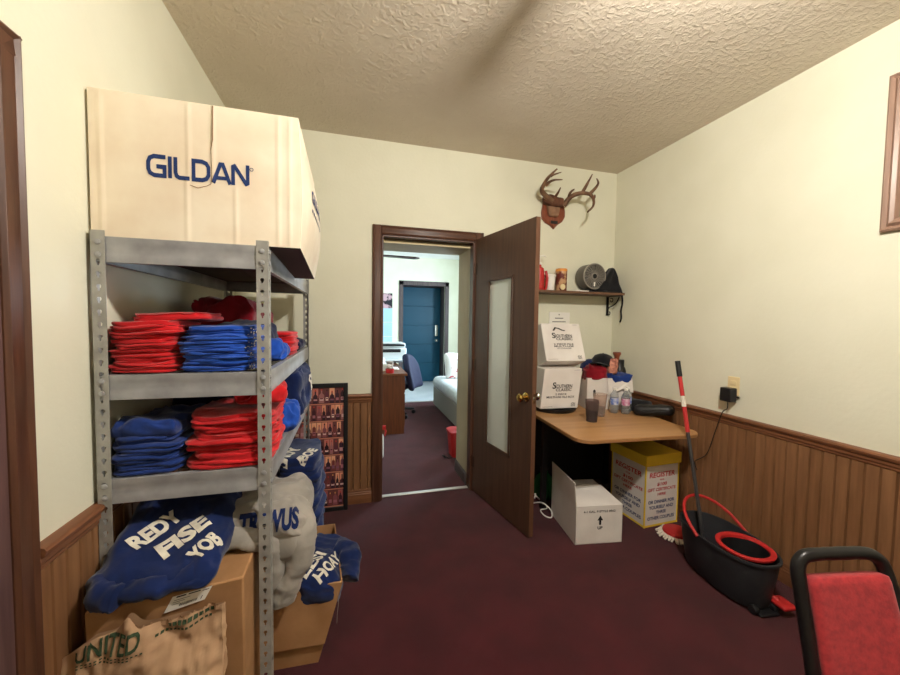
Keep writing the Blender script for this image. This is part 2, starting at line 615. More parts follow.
LD = 1.122   # left door casing ends here
wainscot('trim_7', 'back', XL + .012, x0 - .07, 'oak_z')
wainscot('trim_8', 'back', x1 + .07, XR - .012, 'oak_z')
wainscot('trim_9', 'right', YF, YB - .012, 'oak_z')
wainscot('trim_10', 'left', LD, YB - .012, 'oak_z')
run('trim_11', 'back', XL + .034, x0 - .07, RAIL, 'oak_x')
run('trim_12', 'back', x1 + .07, XR - .034, RAIL, 'oak_x')
run('trim_13', 'right', YF, YB, RAIL, 'oak_y')
run('trim_14', 'left', LD, YB, [(a - .026, b) for a, b in RAIL], 'oak_y')
run('baseboard_back', 'back', XL + .02, x0 - .07, BASE, 'oak_x')
run('baseboard_back_right', 'back', x1 + .07, XR - .02, BASE, 'oak_x')
run('baseboard_right', 'right', YF, YB, BASE, 'oak_y')
run('baseboard_left', 'left', LD, YB, BASE, 'oak_y')

# ---- door in the left wall, shut, at the edge of the photograph
g = G()
profL = [(0, 0), (.0, .012), (.008, .02), (.044, .018), (.054, .026), (.06, .022), (.06, 0)]
g.prism([(XL + b, LD - .06 + a) for a, b in profL], 'z', 0, 2.052)
struct(g.obj('trim_15', 'trim_z', bevel=.001))
g = G()
g.prism([(XL + b, 1.993 + a) for a, b in profL], 'y', .1, LD - .001)
struct(g.obj('trim_16', 'trim_y', bevel=.001))
d2 = struct(G().box(XL + .001, XL + .008,   .18, LD - .059, .01, 1.995).obj('door_2', 'door_grey', smooth=0))

# ---- the open door with its tall pane
dx, dy = 1.107 - .965, 2.041 - 2.79
d1 = bpy.data.objects.new('door_1', None)
C.objects.link(d1)
d1.location = (.965, 2.79, 0)
d1.rotation_euler = (0, 0, math.atan2(dy, dx))
struct(d1)
W, T, H = .746, .034, 2.056
wx0, wx1, wz0, wz1 = .195, .518, .455, 1.722
g = G()
g.box(0, wx0, 0, T, .012, H)
g.box(wx1, W, 0, T, .012, H)
g.box(wx0, wx1, 0, T, .012, wz0)
g.box(wx0, wx1, 0, T, wz1, H)
g.obj('door_leaf', 'door', d1, smooth=0)
g = G().box(W - .0005, W + .001, .001, T - .001, .014, H - .002)
lab(g.obj('edge_strip', 'door_edge', d1, smooth=0), 'lighter bare wood edge')
g = G()
for a in (-.006, T):
    g.box(wx0, wx0 + .02, a, a + .006, wz0, wz1)
    g.box(wx1 - .02, wx1, a, a + .006, wz0, wz1)
    g.box(wx0, wx1, a, a + .006, wz0, wz0 + .025)
    g.box(wx0, wx1, a, a + .006, wz1 - .02, wz1)
g.obj('glazing_bead', 'door', d1, bevel=.002)
lab(G().box(wx0 + .005, wx1 - .005, .014, .020, wz0 + .005, wz1 - .005).obj('window_pane', 'frost', d1), 'pale frosted pane')


def knob(side, parent, mat):
    s = -1 if side < 0 else 1
    y = 0 if side < 0 else T
    g = G()
    pr = [(.0, 0), (.031, 0), (.031, .006), (.026, .01), (.012, .012), (.011, .03), (.018, .036), (.027, .045), (.028, .056), (.02, .065), (0, .067)]
    g.lathe([(r, y + s * h) for r, h in pr], 20, (.69, 0, .915), ax='y')
    return g.obj('door_knob', mat, parent)


lab(knob(-1, d1, 'brass'), 'brass round knob')
lab(knob(1, d1, 'chrome'), 'chrome knob on the far face')
g = G().box(W, W + .002, .008, T - .008, .885, .945)
g.box(W + .002, W + .012, .013, T - .013, .905, .925)
g.obj('latch', 'chrome', d1)
g = G()
for z in (.25, 1.05, 1.82):
    g.tube([(-.006, -.004, z - .045), (-.006, -.004, z + .045)], .006, 8)
    g.box(-.004, .03, -.0015, 0, z - .045, z + .045)
g.obj('hinge', 'fanmetal', d1)

# ---- the office beyond
struct(G().box(-1.2, 2.6, 2.86, 6.12, -.08, 0).obj('floor_office', 'carpet', smooth=0))
struct(G().box(-1.2, 2.6, 6.12, YD + .1, -.08, 0).obj('floor_entry', 'tile', smooth=0))
struct(G().box(.2, 2.6, 6.10, 6.15, 0, .008).obj('trim_17', 'metal_strip', smooth=0))
struct(G().box(-1.3, 2.7, YP, YO + .1, 2.74, 2.84).obj('ceiling_office', 'ceiling_office', smooth=0))
struct(G().box(-1.32, -1.2, YP, YO + .1, 0, 2.74).obj('wall_office_left', 'wall_office', smooth=0))
g = G()       # right wall with a window opening over the couch
wy0, wy1, wzz0, wzz1 = 4.5, 6.3, .95, 2.2
g.box(2.6, 2.72, YP, wy0, 0, 2.74)
g.box(2.6, 2.72, wy1, YO + .1, 0, 2.74)
g.box(2.6, 2.72, wy0, wy1, 0, wzz0)
g.box(2.6, 2.72, wy0, wy1, wzz1, 2.74)
struct(g.obj('wall_office_right', 'wall_office', smooth=0))
g = G()
for a, b, c, d in ((wy0, wy0 + .05, wzz0, wzz1), (wy1 - .05, wy1, wzz0, wzz1), (wy0, wy1, wzz0, wzz0 + .05), (wy0, wy1, wzz1 - .05, wzz1), (5.375, 5.425, wzz0, wzz1)):
    g.box(2.61, 2.67, a, b, c, d)
struct(g.obj('window_1', 'white_plastic', smooth=0))
FD0, FD1 = 1.045, 1.98
YD = YO + .42       # entry door
g = G()
g.box(-1.2, FD0, YO, YO + .1, 0, 2.74)
g.box(FD1, 2.6, YO, YO + .1, 0, 2.74)
g.box(FD0, FD1, YO, YO + .1, 2.16, 2.74)
struct(g.obj('wall_office_far', 'wall_office', smooth=0))
g = G()      # lining of the deep entry recess
g.box(FD0 - .03, FD0, YO + .1, YD + .1, 0, 2.2)
g.box(FD1, FD1 + .03, YO + .1, YD + .1, 0, 2.2)
g.box(FD0 - .03, FD1 + .03, YO + .1, YD + .1, 2.16, 2.2)
g.box(FD0 - .03, FD1 + .03, YD + .06, YD + .1, 0, 2.2)
struct(g.obj('trim_19', 'grey_casing', smooth=0))
g = G()
g.box(FD0 - .075, FD0 + .01, YO - .025, YO + .02, 0, 2.24)
g.box(FD1 - .01, FD1 + .075, YO - .025, YO + .02, 0, 2.24)
g.box(FD0 - .075, FD1 + .075, YO - .025, YO + .02, 2.15, 2.24)
struct(g.obj('trim_18', 'grey_casing', bevel=.004))
d3 = bpy.data.objects.new('door_3', None)
C.objects.link(d3)
d3.location = (FD0, YD, 0)
struct(d3)
g = G()
w = FD1 - FD0
g.box(.01, w - .01, .014, .05, .01, 2.15)
g.box(.01, .03, 0, .014, .01, 2.15)
g.box(w - .03, w - .01, 0, .014, .01, 2.15)
for k in range(5):
    z = .012 + k * .43
    g.box(.03, w - .03, .002, .014, z, z + .41)
g.obj('door_leaf', 'teal', d3, bevel=.004)
g = G()
g.lathe([(0, 0), (.03, 0), (.03, -.01), (.012, -.012), (.012, -.05), (.028, -.06), (.026, -.085), (0, -.09)], 16, (w - .1, 0, .95), ax='y')
g.box(w - .13, w - .07, -.02, 0, 1.05, 1.3)
g.obj('door_handle', 'chrome', d3)

# ============================================================ CEILING FAN (just above the frame: it lights the room)
FX, FY = .86, .50
fan = thing('ceiling_fan', 'ceiling fan with three lit bulbs, fixed to the textured plaster ceiling', 'ceiling fan', (FX, FY, ZC))
g = G().lathe([(0, 0), (.07, 0), (.075, -.03), (.05, -.05), (.02, -.055), (.02, -.09), (.07, -.1), (.085, -.12), (.085, -.165), (.05, -.185), (.03, -.20), (0, -.205)], 28)
g.obj('motor', 'fanmetal', fan)
for k in range(4):
    a = math.radians(99 + 90 * k)
    g = G()
    g.box(.08, .2, -.02, .02, -.158, -.15)
    g.prism([(.17, -.04), (.58, -.05), (.61, -.03), (.61, .03), (.58, .05), (.17, .04)], 'z', -.166, -.158)
    b = g.obj('blade', 'dark_blade', fan, smooth=0)
    b.rotation_euler = (0, 0, a)
for k in range(3):
    a = math.radians(44 + 120 * k)
    c = Vector((math.cos(a) * .055, math.sin(a) * .05, -.262))
    arm = G().tube([(math.cos(a) * .03, math.sin(a) * .03, -.185), (math.cos(a) * .05, math.sin(a) * .05, -.20), (c.x, c.y, -.218)], .008, 8)
    ar = arm.obj('lamp_arm', 'fanmetal', fan)
    g = G().lathe([(0, -.035), (.02, -.031), (.032, -.015), (.034, 0), (.028, .018), (.014, .035), (.012, .05), (0, .05)], 16, c)
    g.obj('bulb', 'bulb', ar)

# ============================================================ SHELVING UNIT
SY0, SY1 = 1.35, 2.57
SX0, SX1 = -.760, -.272
unit = thing('shelving_unit', 'grey steel boltless shelving unit standing lengthwise along the left wall', 'shelving unit', (SX0, SY0, 0))
O = Vector((SX0, SY0, 0))
ZT = 1.66
TOPS = (1.643, 1.217, .887)


def keyhole_strip(g, width, h, frame):
    """flat perforated strip; frame maps (along width, z) to space"""
    pitch = .0385
    z = 0
    n = int(h / pitch)
    for k in range(n + 1):
        z0 = h - (k + 1) * pitch
        rows = [(0, .010, None), (.010, .018, .0026), (.018, .021, .0052), (.021, .0265, .0062), (.0265, .029, .0045), (.029, pitch, None)]
        for a, b, hw in rows:
            za, zb = max(0, z0 + a), max(0, z0 + b)
            if zb <= za:
                continue
            if hw is None or k < 2:
                g.add([frame(0, za), frame(width, za), frame(width, zb), frame(0, zb)], [(0, 1, 2, 3)])
            else:
                m = width / 2
                g.add([frame(0, za), frame(m - hw, za), frame(m - hw, zb), frame(0, zb)], [(0, 1, 2, 3)])
                g.add([frame(m + hw, za), frame(width, za), frame(width, zb), frame(m + hw, zb)], [(0, 1, 2, 3)])


PW = .036
for (cx, sx, cy, sy) in ((SX0, 1, SY0, 1), (SX1, -1, SY0, 1), (SX0, 1, SY1, -1), (SX1, -1, SY1, -1)):
    g = G()
    keyhole_strip(g, PW, ZT, lambda a, z: Vector((cx + sx * a, cy, z)) - O)
    keyhole_strip(g, PW, ZT, lambda a, z: Vector((cx, cy + sy * a, z)) - O)
    g.obj('post', 'steel_post', unit, smooth=0, solid=.0016)


def beam(p0, p1, z1, out):
    """C-section beam from p0 to p1 (x,y), face towards out"""
    d = Vector((p1[0] - p0[0], p1[1] - p0[1], 0))
    L = d.length
    d.normalize()
    n = Vector((out[0], out[1], 0))
    prof = [(0, 0), (0, -.02), (-.0012, -.024), (-.0012, -.052), (0, -.056), (0, -.078), (-.018, -.078), (-.018, -.075), (-.003, -.075), (-.003, -.055), (-.0042, -.051), (-.0042, -.025), (-.003, -.02), (-.003, -.003), (-.022, -.003), (-.022, 0)]
    g = G()
    vs = []
    for t in (0, L):
        for a, b in prof:
            vs.append(Vector((p0[0], p0[1], z1 + b)) + d * t + n * a - O)
    k = len(prof)
    g.add(vs, [(i, (i + 1) % k, k + (i + 1) % k, k + i) for i in range(k)] + [tuple(range(k))[::-1], tuple(range(k, 2 * k))])
    return g


def rivets(g, cx, cy, z1, n):
    for dz in (-.018, -.056):
        c = Vector((cx, cy, z1 + dz)) - O
        nn = Vector((n[0], n[1], 0))
        g.tube([c, c + nn * .003, c + nn * .0045], [.0085, .008, .004], 10)


for z in TOPS:
    b = beam((SX0 + .003, SY0 + .003), (SX1 - .003, SY0 + .003), z, (0, -1))
    rivets(b, SX0 + .018, SY0 - .001, z, (0, -1))
    rivets(b, SX1 - .018, SY0 - .001, z, (0, -1))
    b.obj('beam', 'steel', unit, smooth=30)
    beam((SX0 + .003, SY1 - .003), (SX1 - .003, SY1 - .003), z, (0, 1)).obj('beam', 'steel', unit, smooth=30)
    b = beam((SX1 - .003, SY0 + .004), (SX1 - .003, SY1 - .004), z, (1, 0))
    rivets(b, SX1 + .001, SY0 + .018, z, (1, 0))
    b.obj('beam', 'steel', unit, smooth=30)
    beam((SX0 + .003, SY0 + .004), (SX0 + .003, SY1 - .004), z, (-1, 0)).obj('beam', 'steel', unit, smooth=30)
    if z == TOPS[0]:
        lab(G().box(.008, SX1 - SX0 - .008, .008, SY1 - SY0 - .008, z - .016, z - .003).obj('deck', 'particle', unit), 'dark board deck')
    else:
        g = G()
        for k in range(11):
            x = .02 + k * (SX1 - SX0 - .04) / 10
            g.tube([(x, .006, z - .006), (x, SY1 - SY0 - .006, z - .006)], .0022, 6)
        for k in range(25):
            y = .02 + k * (SY1 - SY0 - .04) / 24
            g.tube([(.006, y, z - .0025), (SX1 - SX0 - .006, y, z - .0025)], .0022, 6)
        lab(g.obj('wire_deck', 'wire', unit), 'dark wire mesh deck')

# ============================================================ GILDAN CARTON ON TOP
gx0, gx1, gy0, gy1, gz0, gz1 = -.766, -.172, 1.366, 1.99, 1.645, 2.086
carton = thing('cardboard_box', 'big cream carton lettered in navy, lying on top of the steel shelving', 'box', (gx0, gy0, gz0))
cw, cdp, ch = gx1 - gx0, gy1 - gy0, gz1 - gz0
CREASE = [(.44, .5, 1.0), (.555, .45, 1.0), (.43, 0, .45), (.665, 0, .42), (.885, 0, 1.0), (.945, 0, 1), (.05, 0, 1)]


def dent(x, z):
    d = 0
    for cx, a, b in CREASE:
        if a <= z / ch <= b:
            q = (x / cw - cx) / .009
            d += math.exp(-q * q) * .0026
    return d


def front(a, b):
    x, z = a * cw, b * ch
    edge = min(a, 1 - a, b, 1 - b)
    k = min(1, edge / .03)
    y = -dent(x, z) * k + nz((x, z, 0), 3, 3) * .004 * k
    xx = x + (.006 * math.sin(z * 9) if a > .97 else 0)
    return (xx, y, z)


g = G()
g.grid(front, 110, 30)
bk = lambda a, b: (a * cw + (-.012 + .03 * math.sin(PI * min(1, b * 1.05)) if a > .5 else 0), cdp, b * ch - (.04 * (1 - b) if a > .5 else 0))
g.grid(lambda a, b: bk(1 - a, b), 8, 30)
# right end: bulging panel joining the two
g.grid(lambda a, b: Vector(front(1, b)).lerp(Vector(bk(1, b)), a) + Vector((.014 * math.sin(PI * a) * math.sin(PI * b), 0, 0)), 14, 30)
g.grid(lambda a, b: Vector(bk(0, b)).lerp(Vector(front(0, b)), a), 14, 30)
g.grid(lambda a, b: Vector(front(a, 1)).lerp(Vector(bk(a, 1)), b), 110, 12)
g.obj('body', 'white_card', carton, smooth=50)
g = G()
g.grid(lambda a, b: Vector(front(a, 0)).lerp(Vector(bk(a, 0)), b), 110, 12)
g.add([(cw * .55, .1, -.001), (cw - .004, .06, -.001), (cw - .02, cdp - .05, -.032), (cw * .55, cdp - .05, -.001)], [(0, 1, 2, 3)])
lab(g.obj('base_flap', 'card_shade', carton, smooth=0), 'base flaps with shade painted into their colour')
# lettering
g = G()
o1 = at(147, 163, gy0) - carton.location
o2 = at(247, 178, gy0) - carton.location
gl = {'G': [(.92, .93), (.34, .93), (.14, .84), (.06, .66), (.06, .34), (.14, .16), (.34, .07), (.86, .07), (.86, .48), (.46, .48)],
      'I': [(.07, 0), (.07, 1)],
      'L': [(.07, 1), (.07, .3), (.12, .14), (.26, .07), (.78, .07)],
      'D': [(.07, .07), (.07, .93), (.52, .93), (.74, .86), (.86, .68), (.86, .32), (.74, .14), (.52, .07)],
      'A': [(.04, 0), (.42, .9), (.56, .9), (.94, 0)], 'N': [(.07, 0), (.07, .86), (.16, .9), (.78, .1), (.87, .14), (.87, 1)]}
adv = {'G': 1.06, 'I': .28, 'L': .92, 'D': 1.06, 'A': 1.04, 'N': .94}
tot = sum(adv.values())
zl, zh = -.052, .014
zc = (at(150, 165, gy0) - carton.location).z
zend = (at(246, 176, gy0) - carton.location).z
LW = (at(249, 176, gy0) - at(147, 164, gy0)).x
raw = G()
x = o1.x
for c in 'GILDAN':
    u = Vector((LW / tot, 0, 0))
    # the print drops slightly to the right as the box sags
    k = (x - o1.x) / LW
    vv = Vector((0, 0, .068))
    oo = Vector((x, -.1, zc - .034 + (zend - zc) * k))
    stroke(raw, gl[c], .195, oo, u, vv, closed=(c == 'D'))
    if c == 'A':
        stroke(raw, [(.22, .26), (.76, .26)], .17, oo, u, vv)
    x += adv[c] * LW / tot
stroke(raw, [(math.cos(t * PI / 6), math.sin(t * PI / 6)) for t in range(12)], .35, (x + .008, -.1, zend + .022), (.005, 0, 0), (0, 0, .005), closed=True)


def onto_panel(raw, lift):
    bm = bmesh.new()
    vv_ = [bm.verts.new(p) for p in raw.v]
    for f in raw.f:
        try:
            bm.faces.new([vv_[i] for i in f])
        except ValueError:
            pass
    for _ in range(4):
        es = [e for e in bm.edges if e.calc_length() > .006]
        if es:
            bmesh.ops.triangulate(bm, faces=bm.faces[:])
            es = [e for e in bm.edges if e.calc_length() > .006]
            bmesh.ops.subdivide_edges(bm, edges=es, cuts=1)
    bmesh.ops.triangulate(bm, faces=bm.faces[:])
    bm.verts.index_update()
    o = G()
    o.add([(v.co.x, front(v.co.x / cw, v.co.z / ch)[1] - lift, v.co.z) for v in bm.verts], [tuple(v.index for v in f.verts) for f in bm.faces])
    bm.free()
    return o


g = onto_panel(raw, .0012)
lab(g.obj('lettering', 'navy_ink', carton, smooth=0), 'navy block lettering')
g = G()
tz = lambda px, py: at(px, py, gy0) - carton.location + Vector((0, -.0075, 0))
pl = [tz(*p) for p in ((213, 106), (213, 140), (211, 150), (212, 176), (211, 184), (207, 186), (198, 188), (190, 185))]
for i in range(len(pl) - 1):
    a, b = pl[i], pl[i + 1]
    w_ = .0016 if i < 2 else .0011
    d = (b - a).normalized()
    q = Vector((-d.z, 0, d.x)) * w_
    g.add([a - q, a + q, b + q, b - q], [(0, 1, 2, 3)])
g = onto_panel(g, .0018)
lab(g.obj('tear', 'tear', carton, smooth=0), 'torn crease across the front')
# print on the right-hand end
g = G()
for i, (t, h) in enumerate((('GILDAN', .05), ('- - - - - - - -', .012))):
    vs, fs = text2d(t, h, .3 if i == 0 else .3, .03)
    out = []
    for p in vs:
        yy = .33 + p.x
        zz = ch * (.56 - i * .13) + p.y
        a, b = yy / cdp, zz / ch
        q = Vector(front(1, b)).lerp(Vector(bk(1, b)), a) + Vector((.014 * math.sin(PI * a) * math.sin(PI * b) + .0025, 0, 0))
        out.append(q)
    g.add(out, fs)
lab(g.obj('end_print', 'navy_ink', carton, smooth=0), 'navy print on the end panel')
flap = G().box(.30, .45, .25, .5, ch + .001, ch + .012)
lab(flap.obj('top_flap', 'kraft', carton), 'brown flap edge on top')


# ============================================================ FOLDED SHIRTS
def fold_mesh(w, d, h, seed, layers=2, wz=.003, jit=.006, corner=5, n=64, warp=None, lift=1.0):
    """folded garment lying flat, z from 0 to h, rounded fold edges all round with a seam between layers"""
    rr = random.Random(seed)
    g = G()
    lobes = layers
    ws = seed if warp is None else warp
    fr_ = [rr.uniform(.75, 1.25) for _ in range(lobes)]
    tot_ = sum(fr_)
    rings = []
    steps = 5
    zb = 0
    for L in range(lobes):
        rl = h * fr_[L] / tot_ / 2
        off = rr.uniform(-jit, jit)
        ofx = rr.uniform(-jit, jit)
        for k in range(steps + 1):
            if L and k == 0:
                continue
            a = -PI / 2 + PI * k / steps
            z = zb + rl + rl * math.sin(a)
            o = (math.cos(a) - 1) * min(rl * .9, .012) + off * math.cos(a)
            rings.append((o, z, ofx * math.cos(a), L))
        zb += rl * 2

    def ring(o, z, s=1.0, ox=0, L=0):
        r = []
        for j in range(n):
            t = 2 * PI * j / n + PI / n
            ct, st = math.cos(t), math.sin(t)
            x = math.copysign(abs(ct) ** (2 / corner), ct) * (w / 2 + o) * s + ox
            y = math.copysign(abs(st) ** (2 / corner), st) * (d / 2 + o) * s
            p = Vector((x, y, z))
            e = s ** 6            # strongest at the edge
            p.x += nz((x * .4, y, L * .31), 11, seed % 97) * jit * 1.6 * (1 if abs(ct) > .5 else .25)
            p.y += nz((x, y * .4, L * .31), 11, seed % 89 + 5) * jit * 1.6 * (1 if abs(st) > .5 else .25)
            # the whole pile bends together; each fold adds a little of its own
            p.z += (nz((x, y, 0), 7, ws % 31) * 1.2 + nz((x, y, 0), 15, ws % 37) * .5) * wz * lift
            p.z += e * (nz((x, y, z * 4), 15, seed % 41) * .95 + nz((x, y, z * 4), 34, seed % 43) * .45) * min(wz, .009) * (.4 + .6 * z / h)
            p.z += (1 - e) * wrk((x, y, 0), 7, seed % 29) * wz * .8 * z / h
            r.append(p)
        return r
    allr = [ring(*rings[0][:2], s) for s in (.35, .75)] + [ring(o, z, 1, ox, L) for o, z, ox, L in rings] + [ring(rings[-1][0], rings[-1][1], s) for s in (.93, .82, .66, .48, .28)]
    vs = [p for r in allr for p in r]
    m = len(allr)
    fs = [(i * n + j, i * n + (j + 1) % n, (i + 1) * n + (j + 1) % n, (i + 1) * n + j) for i in range(m - 1) for j in range(n)]
    fs += [tuple(range(n))[::-1], tuple(range((m - 1) * n, m * n))]
    g.add(vs, fs)
    return g


ORD = ['bottom', 'second from the bottom', 'third from the bottom', 'fourth from the bottom', 'fifth from the bottom', 'sixth from the bottom',
       'seventh from the bottom', 'eighth from the bottom', 'ninth from the bottom', 'tenth from the bottom']


def stack(n, cx, y0, z0, w, d, h, mat, what, where, group, seed, layers=2, wz=.003, name='folded_shirt', cat='shirt', jit=.006, print_mat=None, leanx=0, leany=0, spread=.008):
    z = z0
    for k in range(n):
        hk = h * rnd.uniform(.85, 1.15)
        ww = w + rnd.uniform(-spread, spread)
        dd = d + rnd.uniform(-.004, .010)
        lift = (k + .3) / n
        g = fold_mesh(ww, dd, hk * 1.18, seed + k, layers, wz, jit, warp=seed, lift=lift)
        pos = 'topmost' if k == n - 1 else ORD[k]
        o = g.obj(name, mat, None, smooth=80)
        o.location = (cx + rnd.uniform(-.004, .004) + leanx * k, y0 + dd / 2 + rnd.uniform(-.005, .004) + leany * k, z + (.002 if k == 0 else 0))
        o.rotation_euler = (0, 0, rnd.uniform(-.03, .03))
        tag(o, '%s, %s %s' % (what, pos, where), cat, group)
        z += hk
        if print_mat:
            # white print peeping out of the folds at the right front corner
            q = G()
            n_ = 64
            for j0 in (56, 58, 60):
                for i0 in (3, 4, 8, 9):
                    if rnd.random() < .4:
                        continue
                    qv = []
                    for (ri, jj) in ((i0, j0), (i0, j0 + 1), (i0 + 1, j0 + 1), (i0 + 1, j0)):
                        p = g.v[ri * n_ + jj % n_].copy()
                        nn = Vector((p.x, p.y, 0)).normalized()
                        qv.append(p + nn * .002)
                    q.add(qv, [(0, 1, 2, 3)])
            if q.v:
                q.obj('print', print_mat, o, smooth=0)


Z2, Z3 = 1.2175, .8875
stack(9, -.648, 1.368, Z2, .188, .30, .0183, 'red', 'red folded T-shirt', 'of the left stack on the upper shelf', 'red shirts on the upper shelf', 100, wz=.008, jit=.009)
stack(9, -.438, 1.366, Z2, .216, .27, .0172, 'royal', 'royal blue folded T-shirt', 'of the stack beside the red one', 'royal blue shirts on the upper shelf', 200, wz=.008, jit=.009, print_mat='white_ink')
o = fold_mesh(.235, .26, .024, 77, 2, .010, .01).obj('folded_shirt', 'red', None, smooth=70)
o.location = (-.60, 1.535, Z2 + 9 * .0183 + .004)
o.rotation_euler = (0, math.radians(-3), .10)
tag(o, 'red T-shirt flopped loosely over the red stack and the royal blue shirts', 'shirt', 'red shirts on the upper shelf')
# behind, on the upper shelf


def bundle(name, cx, cy, z0, w, d, h, mat, label, cat, seed, rz=0, amp=.02, sc=7, r=.05, group=None, seg=18):
    def fn(p):
        q = p.copy()
        k = (p.z / h + .5)
        f = wrk(p, sc, seed) * amp * 2.1
        q.x += nz(p, sc * .7, seed + 1) * amp + f * p.x / w * 1.2
        q.y += nz(p, sc * .7, seed + 2) * amp + f * p.y / d * 1.2
        q.z += f * k + nz(p, sc * .6, seed + 3) * amp * k
        return q
    g = G().rbox(w, d, h, r, seg, fn, (0, 0, h / 2))
    zmin = min(v.z for v in g.v)
    for v in g.v:
        v.z -= zmin
    o = g.obj(name, mat, None, smooth=80)
    o.location = (cx, cy, z0)
    o.rotation_euler = (0, 0, rz)
    tag(o, label, cat, group)
    return o, g


bundle('sweatshirt', -.55, 2.0, Z2, .24, .36, .25, 'maroon', 'dark red sweatshirt bundle at the back of the upper wire shelf', 'sweatshirt', 11, amp=.03)
bundle('folded_shirt', -.44, 1.80, Z2, .20, .24, .16, 'darknavy', 'dark navy shirt bundle just behind the royal blue stack', 'shirt', 12, amp=.015)
stack(4, -.365, 1.93, Z2, .17, .24, .026, 'red', 'bright red folded shirt', 'of the small stack behind, upper shelf', 'red shirts at the back of the upper shelf', 300, wz=.003)
bundle('folded_shirt', -.345, 1.75, Z2, .13, .14, .075, 'royal', 'small royal blue shirt with white flecks between posts on the upper shelf', 'shirt', 13, amp=.018, r=.03, sc=11)
bundle('folded_shirt', -.35, 2.34, Z2, .14, .22, .06, 'darknavy', 'dark navy shirt lying at the far end of the upper wire shelf', 'shirt', 14, amp=.012, r=.03)

# lower wire shelf
stack(5, -.648, 1.368, Z3, .190, .34, .0245, 'blue', 'dark blue folded T-shirt', 'of the left lower-shelf stack', 'dark blue shirts on the lower shelf', 400, wz=.010, jit=.010)
bundle('folded_shirt', -.648, 1.51, Z3 + 5 * .0245 - .004, .175, .28, .045, 'blue', 'crumpled dark blue T-shirt on top of the left lower-shelf stack', 'shirt', 23, amp=.014, sc=9, r=.02)
stack(8, -.405, 1.362, Z3, .255, .32, .0225, 'red', 'red folded T-shirt', 'of the right lower-shelf stack', 'red shirts on the lower shelf', 500, wz=.011, jit=.012, leany=.004)
bundle('folded_shirt', -.345, 1.60, Z3 + 8 * .0225 + .012, .17, .28, .05, 'red', 'red shirt slumped over the back of the lower red stack', 'shirt', 15, rz=.2, amp=.02, r=.025)
bundle('folded_shirt', -.305, 1.80, Z3, .13, .18, .12, 'royal', 'rolled royal blue shirt behind the red stack on the lower wire shelf', 'shirt', 16, amp=.02, r=.05, sc=10)
bundle('folded_shirt', -.60, 1.98, Z3, .26, .42, .19, 'darknavy', 'near-black shirt pile in the dark back of the lower wire shelf', 'shirt', 17, amp=.02)
o, gb = bundle('sweatshirt', -.325, 2.24, Z3, .17, .44, .23, 'navy', 'navy sweatshirt with white letters on the far end of the lower wire shelf', 'sweatshirt', 18, amp=.02)
q = G()
bv = gb.bvh()
drape_text(q, bv, 'BOY', .09, (.09, .02, .15), (0, 1, 0), (-.3, 0, 1), .17, .03)
q.obj('lettering', 'white_ink', o, smooth=0)
o2 = bundle('folded_shirt', -.32, 2.02, Z3 + .0, .14, .16, .26, 'navy', 'navy shirt standing crumpled under the upper shelf beam', 'shirt', 19, amp=.02)

# ============================================================ UNDER THE SHELVES
# big brown shipping carton with a paper grocery bag against its front
ship = thing('shipping_carton', 'brown shipping carton under the hoodies, behind the paper grocery bag', 'box', (-.72, 1.225, 0))
g = G()
g.hexa([(0, 0, 0), (.392, .03, 0), (.385, .53, 0), (.0, .53, 0)], [(0, -.02, .570), (.392, .015, .582), (.385, .53, .585), (0, .53, .575)])
g.obj('body', 'kraft', ship, bevel=.006)
g = G()
lt = lambda px, py, e=.003: (CAM + ray(px, py) * ((1.222 - e) / ray(px, py).y)) - ship.location
fr = lambda a, b: Vector((.392 * a, (-.02 + .035 * a) * b + .03 * a * (1 - b) - .004, (.570 + .012 * a) * b))
L0, L1, L2, L3 = fr(.47, .905), fr(.735, .93), fr(.79, .997), fr(.53, .985)
g.add([L0, L1, L2, L3], [(0, 1, 2, 3)])
lb = g.obj('shipping_label', 'white', ship, smooth=0)
g = G()


def onlab(a, b):
    return L0.lerp(L1, a).lerp(L3.lerp(L2, a), b) + Vector((0, -.001, 0))


def bar(a0, a1, b0, b1):
    g.add([onlab(a0, b0), onlab(a1, b0), onlab(a1, b1), onlab(a0, b1)], [(0, 1, 2, 3)])


xx = .32
while xx < .75:
    wv = rnd.uniform(.006, .018)
    bar(xx, xx + wv, .2, .38)
    xx += wv + rnd.uniform(.006, .014)
bar(.12, .36, .86, .95)
bar(.42, .72, .86, .94)
bar(.78, .95, .82, .87)
for k in range(3):
    bar(.1, .3 + .1 * k, .42 + .13 * k, .45 + .13 * k)
bar(.85, .87, .2, .45)
lab(g.obj('barcode', 'black_ink', lb, smooth=0), 'black bars of the barcode')

bag = thing('paper_bag', 'crumpled brown paper grocery bag with green lettering, leaning on the shipping carton', 'bag', (-.73, 1.205, 0))


def bagpt(a, b):
    # a across, b up; slumped sack, its top edge folded over
    top = .505 + .042 * a - .05 * max(0, .22 - a) / .22 + .035 * math.exp(-((a - .42) / .05) ** 2)
    z = b * top
    x = -.035 + a * (.398 - .02 * (1 - b)) + .004 * math.sin(b * 11)
    y = -.075 * (1 - b) ** .8 - .025 - .055 * math.sin(PI * a) * (1 - .6 * b)
    p = (x, z, 0)
    y += ridge((x * 1.6 - z * .7, z + x * .4, 0), 6, 4) * .016 + wrk((x * 1.5 - z * .5, z + x * .6, 2), 10, 9) * .016 + ridge((x, z, 2), 22, 9) * .004 + nz((x, z, 1), 30, 2) * .002
    if x < .0:
        y += .0
    return Vector((x, y, z))


